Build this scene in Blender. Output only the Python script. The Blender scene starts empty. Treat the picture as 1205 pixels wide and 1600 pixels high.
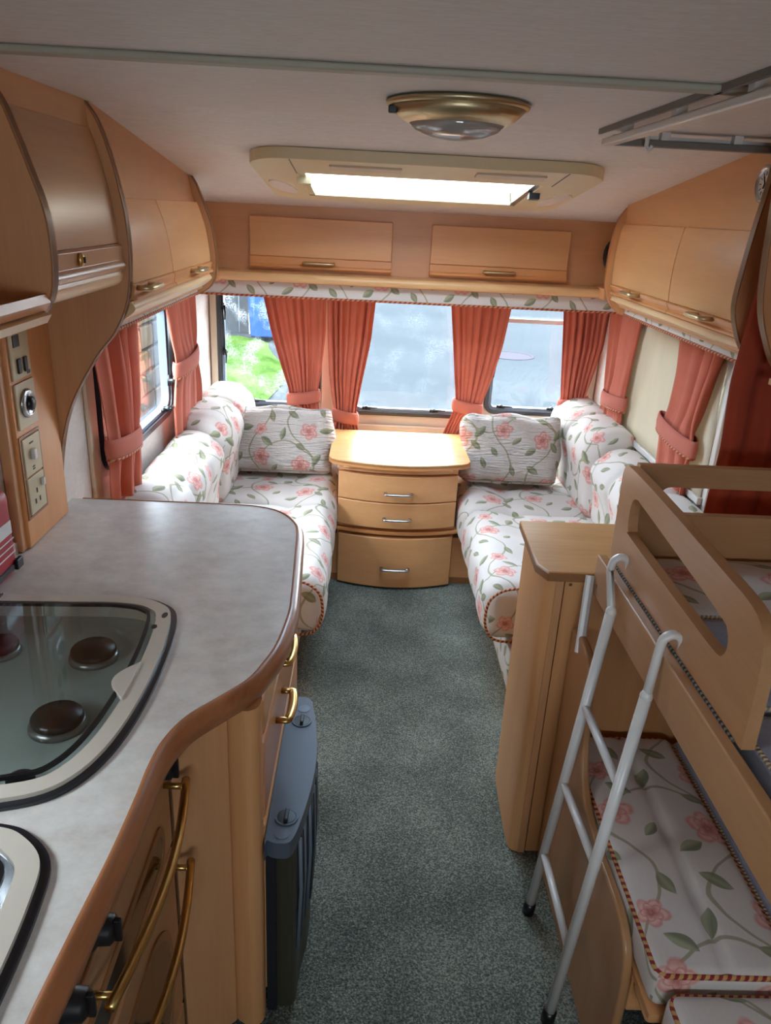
import bpy, math, random
from mathutils import Vector, Matrix
from mathutils.geometry import tessellate_polygon

random.seed(7)
sc = bpy.context.scene
COL = sc.collection
PI = math.pi

# ------------------------------------------------------------------ camera
cam_d = bpy.data.cameras.new('camera'); cam = bpy.data.objects.new('camera', cam_d); COL.objects.link(cam)
RIGHT = Vector((0.99877037, -0.01143312, 0.04823934))
DOWN = Vector((0.04066023, -0.36779226, -0.92901862))
FWD = Vector((0.02836363, 0.9298377, -0.36687514))
m = Matrix((RIGHT, -DOWN, -FWD)).transposed().to_4x4()
m.translation = Vector((-0.2, 0.0, 1.70))
cam.matrix_world = m
cam_d.sensor_fit = 'HORIZONTAL'; cam_d.sensor_width = 36.0; cam_d.lens = 36.0 * 1190 / 1205
cam_d.clip_start = 0.02; cam_d.clip_end = 200
sc.camera = cam

# ------------------------------------------------------------------ sky (overcast: brighter towards the zenith)
world = bpy.data.worlds.new('overcast_sky'); sc.world = world; world.use_nodes = True
wn = world.node_tree; wn.nodes.clear()
tcw = wn.nodes.new('ShaderNodeTexCoord'); sepw = wn.nodes.new('ShaderNodeSeparateXYZ')
rampw = wn.nodes.new('ShaderNodeMapRange'); rampw.inputs[1].default_value = 0; rampw.inputs[2].default_value = 1
rampw.inputs[3].default_value = 0.6; rampw.inputs[4].default_value = 1.25
bgw = wn.nodes.new('ShaderNodeBackground'); bgw.inputs[0].default_value = (0.80, 0.90, 1.0, 1)
mulw = wn.nodes.new('ShaderNodeMath'); mulw.operation = 'MULTIPLY'; mulw.inputs[1].default_value = 10.0
outw = wn.nodes.new('ShaderNodeOutputWorld')
wn.links.new(tcw.outputs['Generated'], sepw.inputs[0]); wn.links.new(sepw.outputs[2], rampw.inputs[0])
wn.links.new(rampw.outputs[0], mulw.inputs[0]); wn.links.new(mulw.outputs[0], bgw.inputs[1])
wn.links.new(bgw.outputs[0], outw.inputs[0])

# portals only guide the sampling of sky light through the openings, including the added kitchen and rear ones
def portal(loc, rot, sx, sy):
    d = bpy.data.lights.new('window_portal', 'AREA'); d.shape = 'RECTANGLE'; d.size = sx; d.size_y = sy
    d.cycles.is_portal = True
    o = bpy.data.objects.new('window_portal', d); o.location = loc; o.rotation_euler = rot; COL.objects.link(o)
portal((0, 4.06, 1.0), (-PI / 2, 0, 0), 2.0, 0.75)
portal((-1.10, 2.72, 1.1), (0, -PI / 2, 0), 0.55, 0.95)
portal((-0.07, 2.8, 2.0), (0, 0, 0), 0.9, 0.7)
portal((-1.10, 0.7, 1.2), (0, -PI / 2, 0), 0.4, 0.6)
portal((0.0, -1.17, 1.42), (PI / 2, 0, 0), 0.9, 0.45)
portal((1.08, 2.97, 1.05), (0, PI / 2, 0), 0.6, 1.1)

sc.view_settings.view_transform = 'Standard'
sc.view_settings.look = 'None'
sc.view_settings.gamma = 1.0
sc.view_settings.use_curve_mapping = False
sc.view_settings.exposure = 1.85
sc.cycles.max_bounces = 10
sc.cycles.diffuse_bounces = 7
sc.cycles.transparent_max_bounces = 16
sc.cycles.sample_clamp_indirect = 8.0
sc.cycles.caustics_reflective = False
sc.cycles.caustics_refractive = False
sc.cycles.use_denoising = True

# ------------------------------------------------------------------ materials
def srgb(r, g, b):
    f = lambda c: (c / 255 / 12.92) if c / 255 <= 0.04045 else ((c / 255 + 0.055) / 1.055) ** 2.4
    return (f(r), f(g), f(b), 1)

class NT:
    def __init__(s, name):
        s.m = bpy.data.materials.new(name); s.m.use_nodes = True
        s.t = s.m.node_tree; s.t.nodes.clear()
        s.out = s.t.nodes.new('ShaderNodeOutputMaterial')
    def n(s, typ, **kw):
        n = s.t.nodes.new('ShaderNode' + typ)
        for k, v in kw.items(): setattr(n, k, v)
        return n
    def put(s, sock, v):
        if v is None: return
        if isinstance(v, bpy.types.NodeSocket): s.t.links.new(v, sock)
        else: sock.default_value = v
    def math(s, op, a, b=None, c=None):
        n = s.n('Math', operation=op); s.put(n.inputs[0], a); s.put(n.inputs[1], b); s.put(n.inputs[2], c); return n.outputs[0]
    def vmath(s, op, a, b=None, c=None):
        n = s.n('VectorMath', operation=op); s.put(n.inputs[0], a); s.put(n.inputs[1], b); s.put(n.inputs[2], c)
        return n.outputs[1] if op in ('LENGTH', 'DISTANCE', 'DOT_PRODUCT') else n.outputs[0]
    def mix(s, f, a, b):
        n = s.n('Mix', data_type='RGBA'); s.put(n.inputs[0], f); s.put(n.inputs[6], a); s.put(n.inputs[7], b); return n.outputs[2]
    def ramp(s, f, stops):
        n = s.n('ValToRGB'); e = n.color_ramp.elements
        while len(e) < len(stops): e.new(0.5)
        for i, (p, c) in enumerate(stops): e[i].position = p; e[i].color = c
        s.put(n.inputs[0], f); return n.outputs[0]
    def rng(s, v, a, b, c, d):
        n = s.n('MapRange'); s.put(n.inputs[0], v)
        for i, k in enumerate((a, b, c, d)): s.put(n.inputs[1 + i], k)
        return n.outputs[0]
    def noise(s, vec, scale, detail=2.0, rough=0.5, col=False):
        n = s.n('TexNoise'); s.put(n.inputs['Vector'], vec); n.inputs['Scale'].default_value = scale
        n.inputs['Detail'].default_value = detail; n.inputs['Roughness'].default_value = rough
        return n.outputs[1] if col else n.outputs[0]
    def obj(s): return s.n('TexCoord').outputs['Object']
    def uv(s): return s.n('TexCoord').outputs['UV']
    def scaled(s, vec, sx, sy, sz): return s.vmath('MULTIPLY', vec, (sx, sy, sz))
    def bsdf(s, col, rough=0.5, metal=0.0, bump=None, bstr=0.2, bdist=0.002, spec=0.5, coat=0.0, sheen=0.0):
        b = s.n('BsdfPrincipled'); s.put(b.inputs['Base Color'], col); s.put(b.inputs['Roughness'], rough)
        s.put(b.inputs['Metallic'], metal); b.inputs['Specular IOR Level'].default_value = spec
        b.inputs['Coat Weight'].default_value = coat; b.inputs['Coat Roughness'].default_value = 0.25
        b.inputs['Sheen Weight'].default_value = sheen
        if bump is not None:
            bn = s.n('Bump'); s.put(bn.inputs['Height'], bump); bn.inputs['Strength'].default_value = bstr
            bn.inputs['Distance'].default_value = bdist; s.t.links.new(bn.outputs[0], b.inputs['Normal'])
        s.t.links.new(b.outputs[0], s.out.inputs[0]); return b

def plain(name, rgb, rough=0.5, metal=0.0, spec=0.5, vary=0.04, nscale=25, coat=0.0):
    t = NT(name); c = srgb(*rgb)
    n = t.noise(t.obj(), nscale, 3)
    d = tuple(min(1, k * (1 - vary * 2)) for k in c[:3]) + (1,)
    t.bsdf(t.mix(n, d, c), rough, metal, spec=spec, coat=coat); return t.m

def wood(name, a, b, axis, rough=0.38, fine=1.0, contrast=1.0, coat=0.15):
    t = NT(name); sc_ = [18, 18, 18]; sc_['xyz'.index(axis)] = 1.6
    v = t.scaled(t.obj(), *sc_)
    n1 = t.noise(v, 1.0 * fine, 4, 0.6)
    s2 = [160, 160, 160]; s2['xyz'.index(axis)] = 9
    n2 = t.noise(t.scaled(t.obj(), *s2), 1.0, 2)
    n3 = t.noise(t.obj(), 5, 2)
    f = t.math('ADD', t.math('MULTIPLY', n1, 0.6), t.math('ADD', t.math('MULTIPLY', n2, 0.25), t.math('MULTIPLY', n3, 0.25)))
    f = t.rng(f, 0.55 - 0.2 / contrast, 0.55 + 0.2 / contrast, 0, 1)
    t.bsdf(t.mix(f, srgb(*a), srgb(*b)), rough, bump=n2, bstr=0.08, bdist=0.001, coat=coat); return t.m

M = {}
for ax in 'xyz':
    M['beech_' + ax] = wood('beech_veneer_' + ax, (206, 148, 96), (220, 164, 110), ax)
    M['panel_' + ax] = wood('tan_panel_' + ax, (190, 136, 92), (206, 153, 106), ax)
    M['lip_' + ax] = wood('orange_lip_' + ax, (200, 132, 76), (216, 152, 92), ax)
    M['bunk_' + ax] = wood('bunk_board_' + ax, (174, 126, 84), (190, 144, 100), ax, rough=0.33)
M['edge_dark'] = wood('brown_edging', (138, 92, 52), (160, 110, 66), 'y')
M['rail'] = wood('pale_light_rail', (218, 178, 128), (230, 194, 146), 'y', contrast=0.6)
M['railx'] = wood('pale_shelf_front', (210, 160, 106), (226, 180, 126), 'x', contrast=0.6)
M['oak'] = wood('worktop_wood_edge', (140, 84, 48), (178, 114, 72), 'y', rough=0.32, fine=2.0, contrast=1.0, coat=0.3)
M['tabletop'] = wood('tabletop_beech', (204, 150, 92), (222, 172, 112), 'x', rough=0.34, fine=1.6, contrast=1.4, coat=0.06)
M['brass'] = plain('brushed_brass', (206, 170, 104), 0.28, 1.0)
M['brassdull'] = plain('dull_brass', (206, 186, 146), 0.4, 1.0)
M['steel'] = plain('steel', (190, 190, 192), 0.25, 1.0)
M['black'] = plain('black_plastic', (18, 18, 20), 0.35)
M['blackrub'] = plain('black_rubber', (26, 30, 38), 0.3, spec=0.7)
M['greyrub'] = plain('grey_seal', (112, 126, 142), 0.4)  # grey trim tone; on window frames it paints their blue-grey highlight
M['cream'] = plain('cream_plastic', (222, 204, 164), 0.4)
M['white'] = plain('white_enamel', (226, 224, 220), 0.3, spec=0.6)
M['batten'] = plain('grey_green_batten', (176, 170, 152), 0.5)
M['greyrail'] = plain('grey_rail', (120, 114, 106), 0.5)
M['switch'] = plain('beige_switch_plate', (200, 186, 150), 0.35)
M['heatblue'] = plain('slate_blue_plastic', (84, 94, 108), 0.42)
M['heatbody'] = plain('dark_olive_metal', (74, 70, 56), 0.4, 0.3)
M['heatdark'] = plain('dark_grille', (34, 36, 42), 0.4)
M['red'] = plain('red_pouch', (176, 26, 40), 0.45)
M['lens'] = plain('frosted_lens', (244, 242, 240), 0.15)
M['ovenglass'] = plain('dark_oven_glass', (62, 42, 26), 0.08, spec=0.8)
M['burner'] = plain('dark_burner_cap', (42, 30, 24), 0.35)
M['alu'] = plain('burner_ring', (140, 140, 136), 0.3, 0.8)
M['enamel'] = plain('grey_green_hob_pan', (164, 174, 168), 0.25)
M['rim'] = plain('ivory_hob_rim', (206, 196, 180), 0.25, spec=0.6)
M['frame'] = plain('white_window_trim', (214, 208, 200), 0.45)
M['pinkcream'] = plain('cream_wall_trim', (214, 196, 172), 0.5)

def mat_wall():
    t = NT('textured_wallboard'); o = t.obj()
    n = t.noise(o, 60, 3); n2 = t.noise(t.scaled(o, 8, 8, 30), 3, 3)
    t.bsdf(t.mix(t.math('MULTIPLY', t.math('ADD', n, n2), 0.5), srgb(192, 178, 166), srgb(224, 212, 202)), 0.65, bump=n, bstr=0.15); return t.m
M['wall'] = mat_wall()
def mat_ceiling():
    t = NT('ceiling_fabric_board'); o = t.obj()
    n = t.noise(t.scaled(o, 14, 90, 40), 1.0, 4, 0.6); n2 = t.noise(t.scaled(o, 60, 260, 60), 1, 2)
    f = t.math('MULTIPLY', t.math('ADD', n, n2), 0.5)
    t.bsdf(t.mix(t.rng(f, 0.3, 0.7, 0, 1), srgb(214, 206, 200), srgb(236, 230, 226)), 0.6, bump=f, bstr=0.15); return t.m
M['ceiling'] = mat_ceiling()
def mat_carpet():
    t = NT('green_grey_carpet'); o = t.obj()
    v = t.n('TexVoronoi'); t.put(v.inputs['Vector'], o); v.inputs['Scale'].default_value = 260
    n = t.noise(o, 190, 3, 0.7); n2 = t.noise(o, 4, 3)
    f = t.math('ADD', t.math('MULTIPLY', n, 0.75), t.math('MULTIPLY', n2, 0.25))
    c = t.ramp(f, [(0.36, srgb(48, 56, 49)), (0.5, srgb(100, 106, 95)), (0.62, srgb(158, 161, 147))])
    t.bsdf(c, 0.95, bump=v.outputs[0], bstr=0.6, bdist=0.006, spec=0.1, sheen=0.2); return t.m
M['carpet'] = mat_carpet()
def mat_laminate():
    t = NT('marbled_laminate'); o = t.obj()
    n = t.noise(o, 9, 6, 0.65); n2 = t.noise(t.scaled(o, 22, 28, 22), 1, 5, 0.7)
    f = t.math('MULTIPLY', t.math('ADD', n, n2), 0.5)
    vein = t.math('ABSOLUTE', t.math('SUBTRACT', t.noise(t.scaled(o, 3, 7, 3), 1.0, 6, 0.6), 0.5))
    c = t.mix(t.rng(f, 0.38, 0.62, 0, 1), srgb(200, 192, 183), srgb(226, 221, 213))
    c = t.mix(t.rng(vein, 0.0, 0.012, 0.55, 0), c, srgb(222, 208, 196))
    t.bsdf(c, 0.3, spec=0.5); return t.m
M['laminate'] = mat_laminate()
def mat_curtain(name, a, b):
    t = NT(name); o = t.obj(); n = t.noise(o, 9, 3); n2 = t.noise(t.scaled(o, 300, 300, 300), 1, 1)
    c = t.mix(n, srgb(*a), srgb(*b))
    bs = t.bsdf(c, 0.9, bump=n2, bstr=0.1, spec=0.1, sheen=0.08)
    tl = t.n('BsdfTranslucent'); t.put(tl.inputs[0], c); ms = t.n('MixShader'); ms.inputs[0].default_value = 0.14
    t.t.links.new(bs.outputs[0], ms.inputs[1]); t.t.links.new(tl.outputs[0], ms.inputs[2]); t.t.links.new(ms.outputs[0], t.out.inputs[0]); return t.m
M['curtain'] = mat_curtain('terracotta_velvet', (188, 102, 80), (210, 122, 100))
M['tie'] = mat_curtain('terracotta_tie_band', (188, 106, 88), (208, 126, 108))
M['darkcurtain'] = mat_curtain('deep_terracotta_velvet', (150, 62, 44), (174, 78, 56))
def mat_rope(name, a, b, per=0.016, tw=1.0):
    t = NT(name); s = t.n('SeparateXYZ'); t.put(s.inputs[0], t.uv())
    w = t.math('SINE', t.math('ADD', t.math('MULTIPLY', s.outputs[0], 2 * PI / per), t.math('MULTIPLY', s.outputs[1], 2 * PI * tw)))
    t.bsdf(t.mix(t.rng(w, -0.25, 0.25, 0, 1), srgb(*a), srgb(*b)), 0.8, bump=w, bstr=0.5, bdist=0.002); return t.m
M['rope'] = mat_rope('red_gold_rope', (140, 40, 40), (196, 150, 90))
M['ropefine'] = mat_rope('fine_red_gold_rope', (150, 52, 44), (190, 136, 88), 0.022)
M['hinge'] = mat_rope('speckled_piano_hinge', (28, 26, 28), (120, 112, 100), 0.012, 0.0)
M['cord'] = mat_rope('beige_twisted_cord', (150, 130, 104), (200, 182, 154), 0.009)
def mat_velour():
    t = NT('grey_blue_velour'); o = t.obj(); n = t.noise(o, 14, 5, 0.7); n2 = t.noise(o, 220, 2)
    t.bsdf(t.mix(n, srgb(112, 110, 122), srgb(158, 158, 174)), 0.9, bump=n2, bstr=0.2, sheen=0.4, spec=0.1); return t.m
M['velour'] = mat_velour()

def mat_floral(name, tile, crinkle=0.0, seed=0, base=(202, 194, 187)):
    """printed cotton: sinuous stems, pointed leaves and five-petalled pink flowers, repeating every `tile` metres"""
    t = NT(name); rnd = random.Random(seed); uv = t.uv()
    nz = t.noise(uv, 7.0, 2, 0.5, col=True)
    v = t.vmath('ADD', t.vmath('MULTIPLY', uv, (1 / tile, 1 / tile, 0)), t.vmath('MULTIPLY', t.vmath('SUBTRACT', nz, (.5, .5, .5)), (0.09, 0.09, 0)))
    sp = t.n('SeparateXYZ'); t.put(sp.inputs[0], v)
    weave = t.noise(t.scaled(uv, 260, 60, 1), 1.0, 2)
    col = t.mix(weave, srgb(*base), srgb(base[0] + 12, base[1] + 10, base[2] + 8))
    def wrap1(x): return t.math('WRAP', x, 0.5, -0.5)
    def stem(x, y, c, A, ph, w, k=1):
        f = t.math('ADD', t.math('MULTIPLY', t.math('SINE', t.math('ADD', t.math('MULTIPLY', y, 2 * PI * k), ph)), A), c)
        d = t.math('ABSOLUTE', wrap1(t.math('SUBTRACT', x, f)))
        return t.rng(d, w, w * 1.6, 1, 0)
    green = srgb(122, 122, 92); green2 = srgb(150, 152, 118); stemc = srgb(146, 140, 108)
    for args in ((sp.outputs[0], sp.outputs[1], 0.30, 0.17, 0.0, 0.009), (sp.outputs[0], sp.outputs[1], 0.78, 0.13, 2.2, 0.008), (sp.outputs[1], sp.outputs[0], 0.42, 0.12, 1.0, 0.008)):
        col = t.mix(t.math('MULTIPLY', stem(*args), 0.8), col, stemc)
    def local(cx, cy, rot, sx, sy):
        a = t.vmath('WRAP', t.vmath('SUBTRACT', v, (cx, cy, 0)), (0.5, 0.5, 0.5), (-0.5, -0.5, -0.5))
        mp = t.n('Mapping', vector_type='TEXTURE'); t.put(mp.inputs['Vector'], a)
        mp.inputs['Rotation'].default_value = (0, 0, rot); mp.inputs['Scale'].default_value = (sx, sy, 1)
        return mp.outputs[0]
    leaves = [(.14, .08, .5, 1), (.46, .14, 2.3, .9), (.50, .30, .9, 1.1), (.30, .46, 2.7, .85), (.06, .62, 1.2, 1), (.20, .86, -.5, 1),
              (.62, .70, .3, 1.05), (.93, .84, 1.9, .9), (.88, .52, 2.5, 1), (.70, .06, -.9, .9), (.96, .20, .8, .8), (.55, .93, 2.0, .85)]
    for i, (cx, cy, r, s) in enumerate(leaves):
        L = local(cx, cy, r, 0.088 * s, 0.042 * s); q = t.n('SeparateXYZ'); t.put(q.inputs[0], L)
        x2 = t.math('MULTIPLY', q.outputs[0], q.outputs[0]); ay = t.math('ABSOLUTE', q.outputs[1])
        e = t.math('SUBTRACT', t.math('SUBTRACT', 1.0, x2), ay)
        mk = t.rng(e, 0.0, 0.12, 0, 0.92)
        lc = t.mix(t.rng(ay, 0.0, 0.5, 0.9, 0.1), green, green2) if i % 2 else t.mix(t.rng(q.outputs[1], -.3, .3, 0, 1), srgb(112, 116, 88), srgb(158, 158, 126))
        col = t.mix(mk, col, lc)
    flowers = [(.30, .23, .3, .125), (.80, .33, 1.4, .115), (.40, .66, .9, .12), (.80, .90 - .22, 2.2, .085)]
    for (cx, cy, r, R) in flowers:
        L = local(cx, cy, r, R, R); q = t.n('SeparateXYZ'); t.put(q.inputs[0], L)
        rad = t.vmath('LENGTH', L); th = t.math('ARCTAN2', q.outputs[1], q.outputs[0])
        pet = t.math('ABSOLUTE', t.math('COSINE', t.math('MULTIPLY', th, 2.5)))
        edge = t.math('ADD', t.math('ADD', 0.60, t.math('MULTIPLY', pet, 0.32)), t.math('MULTIPLY', t.noise(L, 4.5, 2), 0.18))
        rr = t.math('DIVIDE', rad, edge)
        mk = t.rng(rr, 0.84, 1.04, 0.88, 0)
        tone = t.math('ADD', t.math('MULTIPLY', rr, 0.75), t.math('MULTIPLY', t.noise(L, 2.5, 3), 0.35))
        fc = t.ramp(tone, [(0.14, srgb(198, 150, 120)), (0.28, srgb(176, 86, 80)), (0.46, srgb(214, 144, 132)), (0.64, srgb(228, 182, 170)), (0.84, srgb(206, 124, 114)), (1.0, srgb(220, 160, 148))])
        pin = t.math('ADD', 0.34, t.math('MULTIPLY', t.math('ABSOLUTE', t.math('COSINE', t.math('ADD', t.math('MULTIPLY', th, 2.5), 0.9))), 0.24))
        fc = t.mix(t.rng(t.math('ABSOLUTE', t.math('SUBTRACT', rad, pin)), 0.02, 0.07, 0.6, 0), fc, srgb(190, 100, 92))
        fc = t.mix(t.rng(pet, 0.0, 0.3, 0.5, 0), fc, srgb(200, 116, 106))
        col = t.mix(mk, col, fc)
    bump = weave; bs = 0.12; bd = 0.001
    if crinkle:
        bump = t.noise(t.scaled(uv, 16, 110, 1), 1.0, 2, 0.6); bs = crinkle; bd = 0.03
    t.bsdf(col, 0.85, bump=bump, bstr=bs, bdist=bd, spec=0.2, sheen=0.1); return t.m
M['floral'] = mat_floral('floral_cotton', 0.40)
M['crinkle'] = mat_floral('crinkled_floral_cotton', 0.38, 0.9)
M['pelmet'] = mat_floral('floral_pelmet_cotton', 0.36)

def mat_glass(name, tint=(0.93, 0.95, 0.96), gloss=0.03, fog=None):
    t = NT(name)
    tr = t.n('BsdfTransparent'); tr.inputs[0].default_value = tint + (1,)
    gl = t.n('BsdfGlossy'); gl.inputs['Roughness'].default_value = 0.02
    lw = t.n('LayerWeight'); lw.inputs[0].default_value = 0.5          # both faces alike: Schlick reflectance
    fr = t.math('ADD', t.math('MULTIPLY', t.math('POWER', lw.outputs['Facing'], 5.0), 0.9), gloss)
    ms = t.n('MixShader'); t.put(ms.inputs[0], fr); t.t.links.new(tr.outputs[0], ms.inputs[1]); t.t.links.new(gl.outputs[0], ms.inputs[2])
    last = ms.outputs[0]
    if fog:
        o = t.obj(); n = t.math('MULTIPLY', t.rng(t.noise(o, 7, 3), 0.46, 0.62, 0, 1), t.rng(t.noise(o, 160, 2, 0.6), 0.48, 0.62, 0, 1))
        tl = t.n('BsdfTranslucent'); tl.inputs[0].default_value = (0.5, 0.53, 0.55, 1)
        m2 = t.n('MixShader'); t.put(m2.inputs[0], t.math('MULTIPLY', n, fog)); t.t.links.new(last, m2.inputs[1]); t.t.links.new(tl.outputs[0], m2.inputs[2]); last = m2.outputs[0]
    t.t.links.new(last, t.out.inputs[0]); return t.m
M['glass'] = mat_glass('clear_acrylic')
M['glassfog'] = mat_glass('dewy_acrylic', fog=0.25)
M['glasswet'] = mat_glass('slightly_dewy_acrylic', fog=0.04)
M['tinted'] = mat_glass('blue_tinted_dome', tint=(0.54, 0.62, 0.68))
M['smoke'] = mat_glass('smoked_hob_glass', tint=(0.87, 0.89, 0.88), gloss=0.045)
def mat_blind():
    t = NT('cream_window_blind'); d = t.n('BsdfDiffuse'); d.inputs[0].default_value = srgb(216, 206, 182)
    n = t.noise(t.scaled(t.obj(), 10, 10, 2), 1, 2)
    t.put(d.inputs[0], t.mix(n, srgb(200, 190, 166), srgb(222, 212, 190)))
    tl = t.n('BsdfTranslucent'); tl.inputs[0].default_value = srgb(216, 206, 182)
    ms = t.n('MixShader'); ms.inputs[0].default_value = 0.12
    t.t.links.new(d.outputs[0], ms.inputs[1]); t.t.links.new(tl.outputs[0], ms.inputs[2]); t.t.links.new(ms.outputs[0], t.out.inputs[0]); return t.m
M['blind'] = mat_blind()
def mat_bowl():
    t = NT('clear_lamp_bowl'); tr = t.n('BsdfTranslucent'); tr.inputs[0].default_value = (0.75, 0.72, 0.7, 1)
    gl = t.n('BsdfGlossy'); gl.inputs['Roughness'].default_value = 0.08
    df = t.n('BsdfDiffuse'); df.inputs[0].default_value = srgb(206, 196, 188)
    a = t.n('MixShader'); a.inputs[0].default_value = 0.4; b = t.n('MixShader'); b.inputs[0].default_value = 0.22
    t.t.links.new(df.outputs[0], a.inputs[1]); t.t.links.new(tr.outputs[0], a.inputs[2]); t.t.links.new(a.outputs[0], b.inputs[1]); t.t.links.new(gl.outputs[0], b.inputs[2])
    t.t.links.new(b.outputs[0], t.out.inputs[0]); return t.m
M['bowl'] = mat_bowl()
def mat_ground():
    t = NT('pale_tarmac'); o = t.obj(); n = t.noise(o, 0.35, 4); n2 = t.noise(o, 30, 3, 0.7)
    f = t.math('ADD', t.math('MULTIPLY', n, 0.7), t.math('MULTIPLY', n2, 0.3))
    t.bsdf(t.mix(t.rng(f, 0.35, 0.65, 0, 1), srgb(39, 42, 44), srgb(44, 47, 49)), 1.0, spec=0.0); return t.m
M['ground'] = mat_ground()
def mat_grass():
    t = NT('rough_grass'); o = t.obj(); n = t.noise(o, 1.5, 4); n2 = t.noise(o, 22, 3, 0.8)
    c = t.ramp(t.math('MULTIPLY', t.math('ADD', n, n2), 0.5), [(0.35, srgb(22, 36, 12)), (0.5, srgb(38, 54, 22)), (0.65, srgb(56, 66, 38))])
    t.bsdf(c, 1.0, bump=n2, bstr=0.3, bdist=0.03, spec=0.0); return t.m
M['grass'] = mat_grass()
M['stone_a'] = plain('buff_stone', (74, 66, 56), 1.0, spec=0.0, vary=0.25, nscale=14)
M['stone_b'] = plain('grey_stone', (68, 64, 60), 1.0, spec=0.0, vary=0.25, nscale=14)
M['stone_c'] = plain('ochre_stone', (80, 66, 50), 1.0, spec=0.0, vary=0.25, nscale=14)
M['mortar'] = plain('lime_mortar', (46, 44, 40), 1.0, spec=0.0, vary=0.1)
M['fencegrey'] = plain('weathered_fence_wood', (58, 60, 62), 1.0, spec=0.0, vary=0.2, nscale=8)
M['bluebin'] = plain('blue_plastic', (28, 50, 78), 0.9, spec=0.1)
M['manhole'] = plain('rusty_iron', (48, 46, 50), 1.0, 0.0, spec=0.0)

# ------------------------------------------------------------------ geometry helpers
WL = {}
def box(x0, x1, y0, y1, z0, z1):
    v = [(x, y, z) for x in (x0, x1) for y in (y0, y1) for z in (z0, z1)]
    return v, [(0, 1, 3, 2), (4, 6, 7, 5), (0, 4, 5, 1), (2, 3, 7, 6), (0, 2, 6, 4), (1, 5, 7, 3)]
def join(*gs):
    V, Fc, U = [], [], []; hasuv = all(len(g) > 2 and g[2] for g in gs)
    for g in gs:
        n = len(V); V += list(g[0]); Fc += [tuple(i + n for i in f) for f in g[1]]
        if hasuv: U += list(g[2])
    return (V, Fc, U) if hasuv else (V, Fc)
def place(axis, p, q, a):
    return {'x': (a, p, q), 'y': (p, a, q), 'z': (p, q, a)}[axis]
def prism(poly, axis, a0, a1, holes=()):
    """extrude a 2-D outline (with holes) along an axis"""
    loops = [list(poly)] + [list(h) for h in holes]
    flat = [p for l in loops for p in l]; n = len(flat)
    V = [place(axis, p, q, a0) for p, q in flat] + [place(axis, p, q, a1) for p, q in flat]
    Fc = []
    if not holes:
        Fc += [tuple(range(n)), tuple(range(2 * n - 1, n - 1, -1))]
    else:
        tris = tessellate_polygon([[Vector((p, q, 0)) for p, q in l] for l in loops])
        for t in tris: Fc += [tuple(t), tuple(i + n for i in reversed(t))]
    s = 0
    for l in loops:
        k = len(l)
        for i in range(k):
            j = (i + 1) % k; Fc.append((s + i, s + j, n + s + j, n + s + i))
        s += k
    return V, Fc
def rrect(x0, x1, y0, y1, r, n=5):
    P = []
    for cx, cy, a in ((x1 - r, y1 - r, 0), (x0 + r, y1 - r, 90), (x0 + r, y0 + r, 180), (x1 - r, y0 + r, 270)):
        for i in range(n + 1):
            t = math.radians(a + 90 * i / n); P.append((cx + r * math.cos(t), cy + r * math.sin(t)))
    return P
def ngon(cx, cy, rx, ry=None, n=24, a0=0):
    ry = ry or rx
    return [(cx + rx * math.cos(a0 + 2 * PI * i / n), cy + ry * math.sin(a0 + 2 * PI * i / n)) for i in range(n)]
def smooth(pts, k=6, closed=False):
    n = len(pts); out = []; d = len(pts[0])
    for i in range(n if closed else n - 1):
        g = (lambda j: pts[j % n]) if closed else (lambda j: pts[min(max(j, 0), n - 1)])
        p0, p1, p2, p3 = g(i - 1), g(i), g(i + 1), g(i + 2)
        for j in range(k):
            t = j / k
            out.append(tuple(0.5 * (2 * p1[c] + (p2[c] - p0[c]) * t + (2 * p0[c] - 5 * p1[c] + 4 * p2[c] - p3[c]) * t * t + (3 * p1[c] - p0[c] - 3 * p2[c] + p3[c]) * t ** 3) for c in range(d)))
    if not closed: out.append(tuple(pts[-1]))
    return out
def offset(pl, t, closed=False):
    n = len(pl); out = []
    for i in range(n):
        a = pl[i - 1] if (i > 0 or closed) else pl[i]; b = pl[(i + 1) % n] if (i < n - 1 or closed) else pl[i]
        dx, dy = b[0] - a[0], b[1] - a[1]; l = math.hypot(dx, dy) or 1
        out.append((pl[i][0] + dy / l * t, pl[i][1] - dx / l * t))
    return out
def strip(pl, t, axis, a0, a1):
    """a curved board: open polyline with thickness t, extruded along the axis"""
    o = offset(pl, t); n = len(pl); V = []; Fc = []
    for a in (a0, a1):
        V += [place(axis, p, q, a) for p, q in pl] + [place(axis, p, q, a) for p, q in o]
    for i in range(n - 1):
        Fc += [(i, i + 1, 2 * n + i + 1, 2 * n + i), (n + i + 1, n + i, 3 * n + i, 3 * n + i + 1), (i + 1, i, n + i, n + i + 1), (2 * n + i, 2 * n + i + 1, 3 * n + i + 1, 3 * n + i)]
    Fc += [(0, 2 * n, 3 * n, n), (n - 1, 2 * n - 1, 4 * n - 1, 3 * n - 1)]
    return V, Fc
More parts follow.
